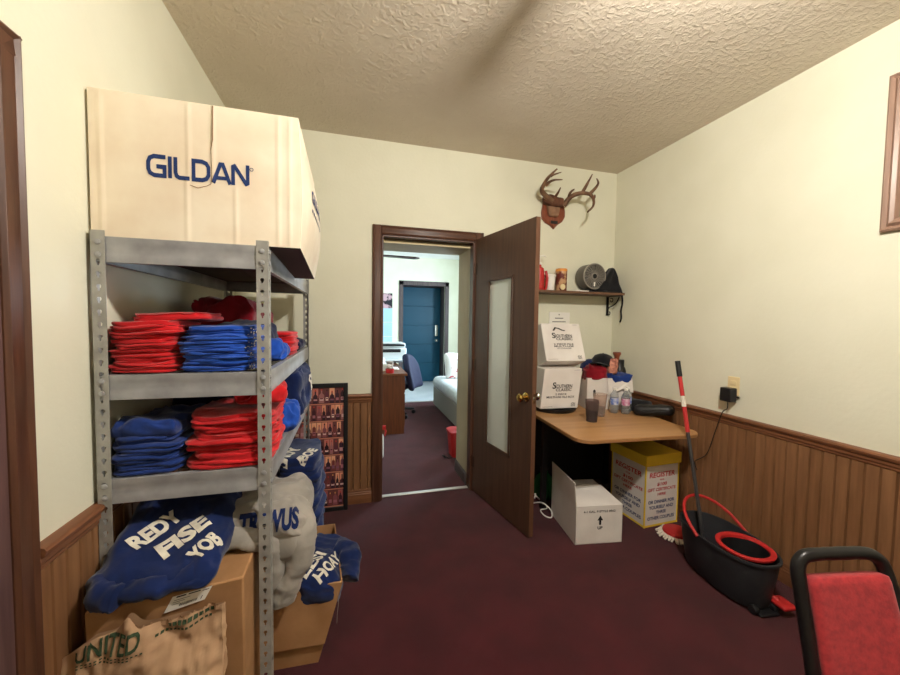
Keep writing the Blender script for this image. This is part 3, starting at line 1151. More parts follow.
g = G()
g.grid(bagpt, 60, 60)
g.grid(lambda a, b: Vector((bagpt(a, b).x, -.012 + .008 * nz((a, b, 0), 6, 3), bagpt(a, b).z)), 60, 20)
g.grid(lambda a, b: bagpt(1, b).lerp(Vector((bagpt(1, b).x, -.012, bagpt(1, b).z)), a) + Vector((.012 * math.sin(PI * a) * ridge((a, b, 0), 5, 3), 0, 0)), 8, 60)
g.grid(lambda a, b: bagpt(0, b).lerp(Vector((bagpt(0, b).x, -.012, bagpt(0, b).z)), a), 4, 60)
g.obj('body', 'kraft_bag', bag, smooth=60)
bagb = g.bvh()
g = G()
vdir = Vector((0, -.12, 1))
drape_text(g, bagb, 'UNITED', .046, (.092, -.3, .462), (1, 0, .16), vdir, .160, .02, .004)
lab(g.obj('lettering', 'green_ink', bag, smooth=0), 'faded green lettering')
g = G()
for k in range(2):
    for s in range(16 - k * 3):
        a = .02 + s * .0105
        drape_text(g, bagb, '-', .0035, (a, -.3, .420 + (a - .02) * .16 - k * .007), (1, 0, .16), vdir, .006, 0, .003)
g.obj('small_print', 'green_ink', bag, smooth=0)
g = G()
for s in range(9):
    a = .235 + s * .0125
    drape_text(g, bagb, '-', .011, (a, -.3, .492 + (a - .235) * .1), (1, 0, .1), vdir, .0095, 0, .003)
for s in range(13):
    a = .205 + s * .0105
    drape_text(g, bagb, '-', .006, (a, -.3, .472 + (a - .205) * .1), (1, 0, .1), vdir, .007, 0, .003)
g.obj('slogan', 'green_ink', bag, smooth=0)
g = G()
# recycling emblem: three bent arrows
cx, cz = .235, .36
for k in range(3):
    t0 = math.radians(90 + 120 * k)
    pts = []
    for q in range(7):
        t = t0 + math.radians(-48 + q * 13)
        pts.append((math.cos(t), math.sin(t)))
    vs, fs = [], []
    q_ = G()
    stroke(q_, pts, .26, (0, 0, 0), (1, 0, 0), (0, 1, 0))
    t = t0 + math.radians(46)
    c_ = Vector((math.cos(t), math.sin(t), 0))
    rd = c_.copy()
    tg = Vector((-math.sin(t), math.cos(t), 0))
    q_.add([c_ - rd * .3 - tg * .15, c_ + rd * .3 - tg * .15, c_ + tg * .4], [(0, 1, 2)])
    out = []
    for p in q_.v:
        w = Vector((cx + p.x * .03, -.3, cz + p.y * .03))
        hit = bagb.ray_cast(w, Vector((0, 1, 0)))
        out.append(hit[0] + Vector((0, -.004, 0)) if hit[0] else w)
    g.add(out, q_.f)
lab(g.obj('emblem', 'green_ink', bag, smooth=0), 'faded green recycling emblem')
g = G()
for k in range(26):     # pinked top hem
    a0, a1 = .47 + k * .0203, .47 + (k + 1) * .0203
    p0, p1 = bagpt(a0, 1), bagpt(a1, 1)
    m = p0.lerp(p1, .5) + Vector((0, -.002, .008))
    g.add([p0 + Vector((0, -.002, -.012)), p1 + Vector((0, -.002, -.012)), p1, m, p0], [(0, 1, 2, 3, 4)])
g.obj('pinked_hem', 'kraft_bag', bag, smooth=0)


# ---- hoodies
def garment(name, label, mat, loc, size, seed, rz=0, amp=.02, prof=None, sc=7, group=None, seg=40, cat='hoodie'):
    t = thing(name, label, cat, loc, rz, group)
    w, d, h = size

    def fn(p):
        q = p.copy()
        s = p.z / h + .5
        f = wrk(p, sc, seed) * amp * 1.6
        q.x += nz(p, sc * .6, seed + 1) * amp * 1.8 + f * p.x / w
        q.y += nz(p, sc * .6, seed + 2) * amp * 1.8 + f * p.y / d
        q.z += s * f + .5 * s * nz(p, sc * .5, seed + 3) * amp
        if prof:
            q = prof(q, s)
        return q
    g = G().rbox(w, d, h, min(w, d, h) * .48, seg, fn, (0, 0, h / 2))
    g.obj('body', mat, t, smooth=80)
    return t, g


bpy.context.view_layer.update()


def hitpx(t, bvh, px, py):
    """where the line of sight through a pixel meets a garment, in the garment's own space"""
    bpy.context.view_layer.update()
    mi_ = t.matrix_world.inverted()
    o_ = mi_ @ CAM
    d_ = (mi_.to_3x3() @ ray(px, py)).normalized()
    h_ = bvh.ray_cast(o_, d_)
    return h_


def print_between(g, t, bvh, txt, p0, p1, h, bold=.035, eps=.003):
    a, b = hitpx(t, bvh, *p0), hitpx(t, bvh, *p1)
    if not a[0] or not b[0]:
        print('no cloth under', txt)
        return
    u = (b[0] - a[0])
    n = a[1] + b[1]
    m = hitpx(t, bvh, (p0[0] + p1[0]) / 2, (p0[1] + p1[1]) / 2)
    if m[1]:
        n = n + m[1] * 2
    n.normalize()
    v = n.cross(u.normalized()).normalized()
    u2 = v.cross(n)
    drape_text(g, bvh, txt, h, (a[0] + b[0]) / 2, u2, v, u.dot(u2.normalized()), bold, eps)


def sleeve(t, mat, pts, r, seed, amp=.008):
    # smooth the path, then wrinkle the tube
    P = [Vector(p) for p in pts]
    out, rs = [], []
    n = len(P) - 1
    for i in range(n * 6 + 1):
        u = i / 6
        k = min(int(u), n - 1)
        f = u - k
        p0, p1, p2, p3 = P[max(k - 1, 0)], P[k], P[k + 1], P[min(k + 2, n)]
        q = .5 * ((2 * p1) + (p2 - p0) * f + (2 * p0 - 5 * p1 + 4 * p2 - p3) * f * f + (3 * p1 - p0 - 3 * p2 + p3) * f ** 3)
        out.append(q)
        rs.append(r * (1 - .25 * i / (n * 6)) + amp * nz(q, 22, seed))
    fine, fr2 = [], []
    for i in range(len(out) - 1):
        for k in range(2):
            fine.append(out[i].lerp(out[i + 1], k / 2))
            fr2.append(rs[i])
    fine.append(out[-1])
    fr2.append(rs[-1])
    g = G().tube(fine, fr2, 24, sx=1.35)
    k = 24
    for i in range(len(fine)):
        for j in range(k):
            v = g.v[i * k + j]
            rad = (v - fine[i]).normalized()
            g.v[i * k + j] = v + rad * (wrk(v, 11, seed) * amp * 2.2) + Vector((nz(v, 18, seed), nz(v, 18, seed + 1), nz(v, 18, seed + 2))) * amp * .6
    return g.obj('sleeve', mat, t, smooth=80)


def navy_prof(q, s):
    # slumped: the back lies high against the pile, the front slides down to the carton's edge
    k = max(0, min(1, (q.y + .2) / .4))
    q.z += s * (.16 * k ** .8 - .06)
    return q


hn, gh = garment('hoodie', 'navy hoodie with cream block letters heaped on the shipping carton', 'navy', (-.570, 1.405, .578), (.33, .38, .10), 21, .05, .017, navy_prof)
bvh = gh.bvh()
g = G()
for wd_ in (('REDY', (131, 547), (179, 513), .060, .05), ('FISE', (159, 554), (207, 518), .064, .05), ('YOB', (192, 560), (218, 536), .058, .05)):
    g = G()
    print_between(g, hn, bvh, *wd_)
    lab(g.obj('lettering', 'white_ink', hn, smooth=0), 'cream block lettering')
sleeve(hn, 'navy', [(-.05, .06, .09), (-.11, -.03, .06), (-.13, -.11, .035), (-.12, -.17, .03), (-.07, -.19, .028)], .040, 5, .009)
sleeve(hn, 'navy', [(.12, -.135, .04), (.05, -.18, .03), (-.03, -.185, .028), (-.10, -.165, .028)], .030, 8, .007)


def grey_prof(q, s):
    q.z += s * (.06 * max(0, min(1, (q.y + .15) / .3)) - .02)
    if q.x > .05:
        q.z -= (q.x - .05) ** 2 * 2.0
    return q


hg, gh = garment('hoodie', 'heather grey hoodie with navy letters draped behind the front shelf post', 'heather', (-.325, 1.545, .590), (.33, .30, .11), 33, -.08, .018, grey_prof)
bvh = gh.bvh()
g = G()
print_between(g, hg, bvh, 'TREWUS', (239, 526), (299, 517), .078, .05)
lab(g.obj('lettering', 'navy', hg, smooth=0), 'navy block lettering')
sleeve(hg, 'heather', [(-.10, -.03, .08), (-.13, -.10, .06), (-.09, -.145, .04), (.0, -.14, .03), (.06, -.13, -.02), (.07, -.12, -.10), (.05, -.11, -.19)], .036, 12, .006)
sleeve(hg, 'heather', [(.10, -.02, .08), (.145, -.07, .05), (.155, -.1, -.03), (.14, -.11, -.12), (.10, -.115, -.20), (.085, -.115, -.25)], .040, 14, .006)
hd = G().rbox(.11, .07, .17, .034, 20, lambda p: p + Vector((nz(p, 8, 3), nz(p, 8, 4), 0)) * .02 + p.normalized() * wrk(p, 9, 5) * .012, (.10, -.10, .0))
hd.obj('hood', 'heather', hg, smooth=80)
P_ = [hitpx(hg, bvh, *q_) for q_ in ((214, 524), (217, 533), (215, 545), (211, 552))]
pts_ = [q_[0] + q_[1] * .004 for q_ in P_ if q_[0]]
if len(pts_) > 1:
    lab(G().tube(pts_, .003, 6).obj('drawstring', 'white_ink', hg), 'white drawstring')

# navy sweatshirt pile behind the open box
PZ = 0
for k in range(7):
    g = fold_mesh(.23, .36, .102, 610 + k, 3, .012, .010, 4, warp=610, lift=(k + .3) / 7)
    o = g.obj('folded_sweatshirt', 'navy', None, smooth=80)
    o.location = (-.275 + rnd.uniform(-.008, .008), 2.20 + rnd.uniform(-.01, .01), .006 + k * .0925)
    tag(o, 'navy folded sweatshirt, %s of the pile behind the open box' % ('topmost' if k == 6 else ORD[k]), 'sweatshirt', 'navy sweatshirts piled on the floor')
    if k == 6:
        bv = g.bvh()
        q = G()
        print_between(q, o, bv, 'ROY', (280, 466), (297, 448), .075, .05)
        if q.v:
            q.obj('lettering', 'white_ink', o, smooth=0)
        q = G()
        print_between(q, o, bv, 'BOE', (300, 464), (314, 449), .055, .05)
        if q.v:
            q.obj('lettering', 'white_ink', o, smooth=0)

# open brown box with a navy shirt
cb = thing('open_box', 'open brown cardboard box on the carpet holding a navy shirt', 'box', (-.22, 1.70, 0))
tt = .005


def panel(g, a, b, c, d, n):
    n = Vector(n) * tt
    A = [Vector(p) for p in (a, b, c, d)]
    g.hexa([A[0], A[1], A[1] + n, A[0] + n], [A[3], A[2], A[2] + n, A[3] + n])


zt_ = .335
B = [(-.14, -.185, 0), (.092, -.195, 0), (.075, .20, 0), (-.14, .20, 0)]
Tt = [(-.14, -.19, zt_), (.187, -.212, zt_), (.14, .235, zt_), (-.14, .235, zt_)]
g = G()
panel(g, B[0], B[1], Tt[1], Tt[0], (0, 1, 0))
panel(g, B[1], B[2], Tt[2], Tt[1], (-1, 0, 0))
panel(g, B[2], B[3], Tt[3], Tt[2], (0, -1, 0))
panel(g, B[3], B[0], Tt[0], Tt[3], (1, 0, 0))
g.box(-.135, .07, -.18, .19, 0, .006)
g.obj('body', 'kraft', cb, smooth=0)
g = G()
mid = [Vector(B[0]).lerp(Vector(Tt[0]), .27), Vector(B[1]).lerp(Vector(Tt[1]), .27)]
off = Vector((0, -.016, 0))
panel(g, mid[0] + off, mid[1] + off, Vector(Tt[1]) + Vector((0, -.006, .002)), Vector(Tt[0]) + Vector((0, -.006, .002)), (0, 1, 0))
g.obj('flap', 'kraft', cb, smooth=0)
sh, gh = garment('crumpled_shirt', 'navy shirt with cream letters stuffed in the open brown box', 'navy', (-.125, 1.645, .205), (.20, .34, .17), 41, -.12, .022, None, 8, cat='shirt')
bvh = gh.bvh()
g = G()
for wd_ in (('EESI', (301, 579), (322, 553), .052), ('HOAY', (316, 580), (338, 556), .05)):
    g = G()
    print_between(g, sh, bvh, *wd_)
    lab(g.obj('lettering', 'white_ink', sh, smooth=0), 'cream block lettering')
sleeve(sh, 'navy', [(.05, .08, .12), (.105, .04, .145), (.13, -.03, .13), (.125, -.09, .10)], .032, 17, .012)
G().tube([(.098, -.19, .12), (.102, -.195, .08), (.098, -.197, .04), (.096, -.196, .0)], .0007, 5).obj('loose_thread', 'heather', sh)


# ---- framed print of bottles, leaning on the back wall
PWX0, PWX1, PH = -.56, -.024, .935
pic = thing('framed_poster', 'tall black-framed poster of liquor bottles on shelves, leaning on the back wall', 'poster', (PWX0, 2.712, 0))
pic.rotation_euler = (math.radians(-2.4), 0, 0)
pw = PWX1 - PWX0
g = G()
fw = .03
g.box(0, fw, 0, .022, 0, PH)
g.box(pw - fw, pw, 0, .022, 0, PH)
g.box(fw, pw - fw, 0, .022, 0, fw)
g.box(fw, pw - fw, 0, .022, PH - fw, PH)
g.obj('frame', 'black', pic, bevel=.002)
me = bpy.data.meshes.new('print')
vs, fs, cs = [], [], []
rp = random.Random(3)


def pq(pts, col, y):
    b = len(vs)
    for p in pts:
        vs.append((p[0], y, p[1]))
    fs.append(tuple(range(b, b + len(pts))))
    cs.append(lin(col))


rows = 7
rh = (PH - 2 * fw) / rows
pq([(fw, fw), (pw - fw, fw), (pw - fw, PH - fw), (fw, PH - fw)], (104, 58, 58), .012)
for r in range(rows):
    zb = fw + r * rh
    pq([(fw, zb), (pw - fw, zb), (pw - fw, zb + .008), (fw, zb + .008)], (196, 128, 104), .0116)
    pq([(fw, zb + .008), (pw - fw, zb + .008), (pw - fw, zb + .012), (fw, zb + .012)], (60, 26, 30), .0116)
    x = fw + .004
    while x < pw - fw - .02:
        glow = rp.choice([(224, 150, 120), (190, 116, 104), (166, 94, 90), (232, 170, 134)])
        w = rp.uniform(.024, .04)
        if rp.random() < .6:
            pq([(x, zb + .05), (x + w, zb + .05), (x + w, zb + rh * .97), (x, zb + rh * .97)], glow, .0114)
        hb = rp.uniform(.5, .68) * rh
        nh = rp.uniform(.8, .93) * rh
        c = rp.choice([(66, 34, 42), (96, 50, 62), (54, 32, 46), (136, 78, 84), (106, 62, 78), (158, 106, 104), (44, 26, 34), (118, 58, 58)])
        m = x + w / 2
        bw = w * rp.uniform(.36, .44)
        nw = w * .12
        pq([(m - bw, zb + .012), (m + bw, zb + .012), (m + bw, zb + hb), (m + nw, zb + hb + .014), (m + nw, zb + nh), (m - nw, zb + nh), (m - nw, zb + hb + .014), (m - bw, zb + hb)], c, .0112)
        lc = rp.choice([(216, 180, 174), (190, 140, 142), (232, 204, 190), (166, 106, 116), (128, 84, 104)])
        pq([(m - bw * .8, zb + .03), (m + bw * .8, zb + .03), (m + bw * .8, zb + hb * .66), (m - bw * .8, zb + hb * .66)], lc, .011)
        if rp.random() < .5:
            pq([(m - bw * .6, zb + .04), (m + bw * .6, zb + .04), (m + bw * .6, zb + .048), (m - bw * .6, zb + .048)], (96, 40, 50), .0108)
        pq([(m - nw, zb + nh - .012), (m + nw, zb + nh - .012), (m + nw, zb + nh), (m - nw, zb + nh)], rp.choice([(180, 60, 50), (30, 16, 20), (210, 150, 90)]), .011)
        x += w + .003
me.from_pydata(vs, [], fs)
ca = me.color_attributes.new('ink', 'FLOAT_COLOR', 'CORNER')
li = 0
for p in me.polygons:
    for _ in p.loop_indices:
        ca.data[_].color = cs[p.index]
pmn = pm('poster_print', (120, 60, 60), .35)
an = pmn.node_tree.nodes.new('ShaderNodeAttribute')
an.attribute_name = 'ink'
pmn.node_tree.links.new(an.outputs['Color'], pmn.node_tree.nodes['Principled BSDF'].inputs['Base Color'])
me.materials.append(pmn)
po = bpy.data.objects.new('print', me)
C.objects.link(po)
po.parent = pic
G().box(.005, pw - .005, .0125, .02, .005, PH - .005).obj('backing_board', 'kraft', pic, smooth=0)

# ============================================================ ANTLER MOUNT
mt = thing('antler_mount', 'deer antlers on a shield-shaped wooden plaque, high on the back wall', 'antlers', (1.665, YB, 2.35))
ml = mt.location


def PX(x, y, Y):      # pixel of the close-up -> point at depth Y
    return at(530 + x / 8.4375, 160 + y / 8.4375, Y) - ml


sh_pts = [(120, 345), (112, 390), (104, 440), (108, 490), (135, 525), (175, 548), (205, 580), (232, 548), (275, 520), (298, 480), (300, 430), (290, 385), (285, 345), (235, 320), (170, 320)]
poly = [PX(x, y, 2.775) for x, y in sh_pts]
g = G()
k = len(poly)
cen = sum(poly, Vector()) / k
back = [Vector((p.x, -.002, p.z)) for p in poly]
midp = [Vector((p.x, -.018, p.z)) for p in poly]
frt = [cen + (p - cen) * .9 + Vector((0, -.004, 0)) for p in poly]
for p in frt:
    p.y = -.028
g.add(back + midp + frt, [(i, (i + 1) % k, k + (i + 1) % k, k + i) for i in range(k)] + [(k + i, k + (i + 1) % k, 2 * k + (i + 1) % k, 2 * k + i) for i in range(k)] + [tuple(range(2 * k, 3 * k))])
g.obj('plaque', 'plaque', mt, smooth=30)
# felt cover of the skull plate and hide cap
c = PX(205, 400, 2.75)
g = G().rbox(.145, .05, .15, .024, 8, lambda p: Vector((p.x * (1 + .25 * p.z / .075) * (.82), p.y, p.z)), (c.x, -.035, c.z))
g.obj('felt_cover', 'felt', mt, smooth=60)
c = PX(205, 350, 2.73)
g = G().rbox(.19, .09, .085, .04, 10, lambda p: p + Vector((0, 0, .012 * ridge(p, 14, 2) - .35 * p.x * .3)), (c.x, -.055, c.z))
g.obj('skull_cap', 'hide', mt, smooth=70)
c = PX(205, 525, 2.77)
G().box(c.x - .032, c.x + .032, -.031, -.027, c.z - .014, c.z + .012).obj('name_plate', 'black', mt)


def curve(pts, r0, r1, n=6):
    P = [Vector(p) for p in pts]
    out, rs = [], []
    m = len(P) - 1
    for i in range(m * n + 1):
        u = i / n
        k = min(int(u), m - 1)
        f = u - k
        p0, p1, p2, p3 = P[max(k - 1, 0)], P[k], P[k + 1], P[min(k + 2, m)]
        out.append(.5 * ((2 * p1) + (p2 - p0) * f + (2 * p0 - 5 * p1 + 4 * p2 - p3) * f * f + (3 * p1 - p0 - 3 * p2 + p3) * f ** 3))
        s = i / (m * n)
        rs.append(r0 + (r1 - r0) * s ** 1.3 + .001 * nz(out[-1], 40, 3))
    return out, rs


g = G()
for pts, r0, r1 in (
        ([(185, 345, 2.72), (130, 300, 2.69), (100, 255, 2.66), (118, 205, 2.62), (150, 155, 2.58), (190, 112, 2.55), (230, 74, 2.53)], .023, .005),
        ([(135, 215, 2.62), (165, 185, 2.59), (210, 168, 2.56), (275, 166, 2.53)], .013, .003),
        ([(172, 138, 2.58), (205, 122, 2.56), (265, 103, 2.53)], .011, .003),
        ([(218, 305, 2.70), (240, 270, 2.66), (258, 232, 2.63)], .012, .004)):
    a, b = curve([PX(*p) for p in pts], r0, r1)
    g.tube(a, b, 9)
g.obj('antler', 'antler', mt, smooth=70)
g = G()
for pts, r0, r1 in (
        ([(285, 385, 2.72), (320, 335, 2.69), (360, 300, 2.66), (430, 280, 2.62), (500, 288, 2.58), (535, 330, 2.55), (532, 390, 2.53), (485, 440, 2.51)], .022, .006),
        ([(440, 278, 2.62), (470, 225, 2.6), (500, 170, 2.57), (527, 118, 2.55)], .015, .004),
        ([(505, 285, 2.58), (550, 240, 2.56), (576, 195, 2.55), (563, 155, 2.54)], .014, .004),
        ([(325, 325, 2.69), (335, 285, 2.66), (352, 262, 2.64), (375, 247, 2.62)], .013, .005),
        ([(534, 335, 2.55), (545, 312, 2.54), (546, 295, 2.53)], .011, .006)):
    a, b = curve([PX(*p) for p in pts], r0, r1)
    g.tube(a, b, 9)
g.obj('antler', 'antler', mt, smooth=70)

# ============================================================ WALL SHELF AND WHAT STANDS ON IT
SZ = 1.660
shelf = thing('wall_shelf', 'brown wooden wall shelf on a black scroll bracket, right of the open door', 'shelf', (1.28, YB, SZ))
G().box(0, .965, -.20, -.001, -.020, 0).obj('board', 'shelf_wood', shelf, bevel=.002)
for bx in (.08, .952):
    g = G()
    g.box(bx - .012, bx + .012, -.006, -.001, -.19, -.02)
    g.box(bx - .012, bx + .012, -.17, -.001, -.026, -.0205)
    a, b = curve([(bx, -.15, -.03), (bx, -.12, -.075), (bx, -.07, -.105), (bx, -.02, -.12), (bx, -.008, -.15)], .006, .006)
    g.tube(a, b, 8)
    a, b = curve([(bx, -.04, -.04), (bx, -.065, -.04), (bx, -.07, -.062), (bx, -.05, -.07), (bx, -.042, -.055)], .004, .004)
    g.tube(a, b, 6)
    a, b = curve([(bx, -.008, -.17), (bx, -.03, -.185), (bx, -.04, -.165), (bx, -.028, -.155)], .004, .004)
    g.tube(a, b, 6)
    g.obj('bracket', 'black_metal', shelf)

bt = thing('pump_bottle', 'red plastic pump bottle at the door end of the wall shelf', 'bottle', (1.49, 2.71, SZ))
bt.scale = (1.1, 1.1, 1.15)
G().lathe([(0, 0), (.038, 0), (.04, .01), (.04, .135), (.034, .16), (.018, .17), (.016, .185), (0, .185)], 20).obj('body', 'redp', bt)
G().lathe([(.0402, .03), (.0406, .032), (.0406, .10), (.0402, .102)], 20, cap=False).obj('label', 'redp', bt)
g = G().lathe([(0, .185), (.02, .185), (.02, .20), (.008, .205), (.008, .24), (0, .24)], 14)
a, b = curve([(0, 0, .235), (.01, 0, .247), (.035, 0, .252), (.055, 0, .245)], .005, .004)
g.tube(a, b, 8)
lab(g.obj('pump', 'white_plastic', bt), 'whitish pump spout')
G().tube([(.033, -.02, 0), (.045, -.03, .02), (.05, -.035, .09), (.04, -.03, .14)], .01, 8).obj('handle', 'redp', bt)

cp = thing('paper_cup', 'white foam cup between the red bottle and the printed can', 'cup', (1.587, 2.70, SZ))
G().lathe([(0, 0), (.033, 0), (.044, .118), (.044, .12)], 24).obj('body', 'white_plastic', cp)
lab(G().lathe([(.0, .119), (.048, .119), (.049, .129), (.046, .133), (.042, .135), (0, .135)], 24).obj('lid', 'white_plastic', cp), 'flat white lid')

cn = thing('printed_can', 'tall brown printed can with orange lid, beside the white cup', 'can', (1.692, 2.70, SZ))
G().lathe([(0, 0), (.044, 0), (.046, .004), (.046, .165), (0, .165)], 24).obj('body', 'can', cn)
lab(G().lathe([(0, .165), (.048, .165), (.048, .183), (.044, .188), (0, .188)], 24).obj('lid', 'orange', cn), 'orange rim and lid')
lab(G().lathe([(0, -.002), (.024, -.002), (.024, 0), (0, 0)], 18, (-.012, -.0455, .035), ax='y').obj('badge', 'cream', cn), 'round cream badge')

pp = G()
for k in range(3):
    pp.box(-.06 + k * .004, .07 + k * .003, -.05, .06, k * .003, k * .003 + .0025)
pp = pp.obj('paper_pad', 'white', None, smooth=0)
pp.location = (1.83, 2.665, SZ)
tag(pp, 'thin white paper pad lying flat before the round fan', 'paper')

fn_ = thing('desk_fan', 'round grey desk fan on the wall shelf', 'fan', (1.985, 2.725, SZ))
fr_, fz = .108, .137
g = G().lathe([(fr_ * .9, .065), (fr_, .05), (fr_, -.055), (fr_ * .97, -.065), (fr_ * .9, -.066), (fr_ * .9, .05)], 40, (0, 0, fz), ax='y', cap=False)
g.obj('drum', 'fan_grey', fn_)
g = G()
for k in range(7):
    r = fr_ * (.28 + .1 * k)
    g.tube([(r * math.cos(t * PI / 16), -.064, fz + r * math.sin(t * PI / 16)) for t in range(32)], .0016, 5, closed=True)
for k in range(24):
    a = 2 * PI * k / 24
    g.tube([(.028 * math.cos(a), -.066, fz + .028 * math.sin(a)), (fr_ * .95 * math.cos(a + .35), -.063, fz + fr_ * .95 * math.sin(a + .35))], .0014, 5)
g.obj('grille', 'fan_light', fn_)
g = G().lathe([(fr_ * .95, -.066), (fr_ * .96, -.072), (fr_ * 1.01, -.070), (fr_ * 1.01, -.062)], 40, (0, 0, fz), ax='y', cap=False)
lab(g.obj('rim', 'fan_light', fn_), 'lighter grey rim')
g = G().lathe([(.026, -.060), (.027, -.070), (.022, -.073), (.02, -.068)], 24, (0, 0, fz), ax='y', cap=False)
lab(g.obj('hub_ring', 'fan_light', fn_), 'light grey hub ring')
G().lathe([(0, -.071), (.02, -.07), (.02, -.06), (0, -.06)], 20, (0, 0, fz), ax='y').obj('hub', 'black', fn_)
for k in range(4):
    g = G()
    a0 = PI / 2 * k
    g.grid(lambda a, b: ((.02 + .065 * a) * math.cos(a0 + b * .9), -.02 + .03 * b, fz + (.02 + .065 * a) * math.sin(a0 + b * .9)), 5, 5)
    g.obj('blade', 'dark', fn_, solid=.002)
G().lathe([(fr_ * .9, .055), (fr_ * .6, .068), (0, .07)], 30, (0, 0, fz), ax='y').obj('rear_cover', 'fan_grey', fn_)
g = G().box(-.055, .055, -.045, .045, 0, .015)
g.prism([(-.04, .015), (.04, .015), (.03, .045), (-.03, .045)], 'y', -.03, .03)
g.obj('base', 'dark', fn_, bevel=.004)
lab(G().box(-.006, .006, -.069, -.064, fz - .085, fz - .05).obj('switch', 'white_plastic', fn_), 'small white switch')

bg = thing('cloth_bag', 'black cloth bag slumped at the corner end of the wall shelf', 'bag', (2.16, 2.71, SZ))


def bagfn(p):
    s = p.z / .21 + .5
    s = max(0, min(1, s))
    k = 1 - .9 * s ** .9
    q = Vector((p.x * k + .06 * s, p.y * (1 - .5 * s), p.z))
    return q + Vector((nz(p, 14, 1), nz(p, 14, 2), ridge(p, 12, 3) * .6)) * .008


g = G().rbox(.285, .15, .215, .03, 16, bagfn, (-.03, 0, .1075))
zm = min(v.z for v in g.v)
for v in g.v:
    v.z -= zm
g.obj('body', 'black_cloth', bg, smooth=80)
a, b = curve([(.06, -.02, .12), (.095, -.045, .04), (.106, -.055, -.03), (.105, -.06, -.09), (.098, -.055, -.15), (.10, -.06, -.21), (.092, -.055, -.25)], .008, .008)
G().tube(a, b, 6, sx=.4).obj('strap', 'black_cloth', bg)
a, b = curve([(-.02, -.04, .03), (-.08, -.07, .012), (-.14, -.085, .008)], .008, .006)
G().tube(a, b, 6).obj('strap', 'black_cloth', bg)

# ============================================================ TABLE AND WHAT IS ON IT
TZ = .715
ta = -math.radians(3.6)
tb = thing('table', 'oak-topped table with rounded front corners in the back right corner', 'table', (1.285, 1.80, 0), ta)
tw, td = .86, .955
r = .09


def rrect(x0, x1, y0, y1, r, rb=.01):
    p = []
    for cx, cy, a0, rr in ((x1 - r, y0 + r, -90, r), (x1 - rb, y1 - rb, 0, rb), (x0 + rb, y1 - rb, 90, rb), (x0 + r, y0 + r, 180, r)):
        for k in range(9):
            a = math.radians(a0 + k * 90 / 8)
            p.append((cx + rr * math.cos(a), cy + rr * math.sin(a)))
    return p


# the top: back right corner is trimmed square to the wall
topo = rrect(0, tw, 0, td, r)
G().prism(topo, 'z', TZ - .024, TZ).obj('tabletop', 'table', tb, bevel=.003)
G().prism([(p[0] * 1.0 + (.001 if p[0] > tw / 2 else -.001), p[1] + (.001 if p[1] > td / 2 else -.001)) for p in topo], 'z', TZ - .021, TZ - .004).obj('edge_band', 'table_edge', tb)
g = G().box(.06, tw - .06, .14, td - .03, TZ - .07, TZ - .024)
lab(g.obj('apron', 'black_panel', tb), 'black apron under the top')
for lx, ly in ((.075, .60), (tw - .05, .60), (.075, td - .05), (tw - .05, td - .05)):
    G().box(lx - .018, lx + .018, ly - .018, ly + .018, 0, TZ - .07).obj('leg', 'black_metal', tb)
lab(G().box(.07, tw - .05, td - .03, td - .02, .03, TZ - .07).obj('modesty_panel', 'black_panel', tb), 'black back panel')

tr = thing('serving_tray', 'round dark tray under the two white cartons on the table', 'tray', (1.548, 2.53, TZ))
G().lathe([(0, 0), (.155, 0), (.168, .012), (.172, .03), (.168, .033), (.162, .028), (.152, .01), (0, .009)], 40).obj('dish', 'black', tr)


def storage_box(label, loc, rz, size, tilt, lines, gap, skew=0):
    w, d, h = size
    t = thing('storage_carton', label, 'box', loc, rz, 'white cartons on the tray')
    t.rotation_euler = (tilt[0], tilt[1], rz)
    g = G()
    g.hexa([(-w / 2, -d / 2, 0), (w / 2, -d / 2, 0), (w / 2, d / 2, 0), (-w / 2, d / 2, 0)],
           [(-w / 2 + skew, -d / 2, h), (w / 2 + skew, -d / 2, h), (w / 2 + skew, d / 2, h), (-w / 2 + skew, d / 2, h)])
    g.obj('body', 'white_box', t, bevel=.004)
    gs = {'lettering': G(), 'small_print': G()}
    g = gs['lettering']
    y = -d / 2 - .0015
    for txt, hh, zz, ww, xx, mi in lines:
        put_text(g, txt, hh, (xx * w, y, zz * h), (1, 0, 0), (0, 0, 1), ww * w, .02, mi=mi)
    stroke(g, [(-.5, 0), (-.3, .5), (0, .35), (.25, .1), (.5, 0)], .16, (-.02, y, .80 * h), (.10 if gap else .0001, 0, 0), (0, 0, .05 if gap else .0001), mi=0)
    g = gs['small_print']
    for k in range(6):     # grid block of small print in the lower corner
        for q in range(5):
            if (k * 3 + q * 2) % 4 != 0:
                g.add([(w * .30 + k * .006, y, .05 * h + q * .006), (w * .30 + k * .006 + .005, y, .05 * h + q * .006), (w * .30 + k * .006 + .005, y, .05 * h + q * .006 + .004), (w * .30 + k * .006, y, .05 * h + q * .006 + .004)], [(0, 1, 2, 3)], 0)
    for k in range(14):
        g.add([(-w * .45 + k * .006, y, .045 * h), (-w * .45 + k * .006 + .004, y, .045 * h), (-w * .45 + k * .006 + .004, y, .045 * h + .003), (-w * .45 + k * .006, y, .045 * h + .003)], [(0, 1, 2, 3)], 1)
        if k < 7:
            g.add([(w * .3 + k * .006, y, .955 * h), (w * .3 + k * .006 + .004, y, .955 * h), (w * .3 + k * .006 + .004, y, .955 * h + .003), (w * .3 + k * .006, y, .955 * h + .003)], [(0, 1, 2, 3)], 1)
    for nm in ('lettering', 'small_print'):
        for p_ in gs[nm].v:
            p_.x += skew * p_.z / h
        gs[nm].obj(nm, ['black_ink', 'grey_ink'], t, smooth=0)
    return t


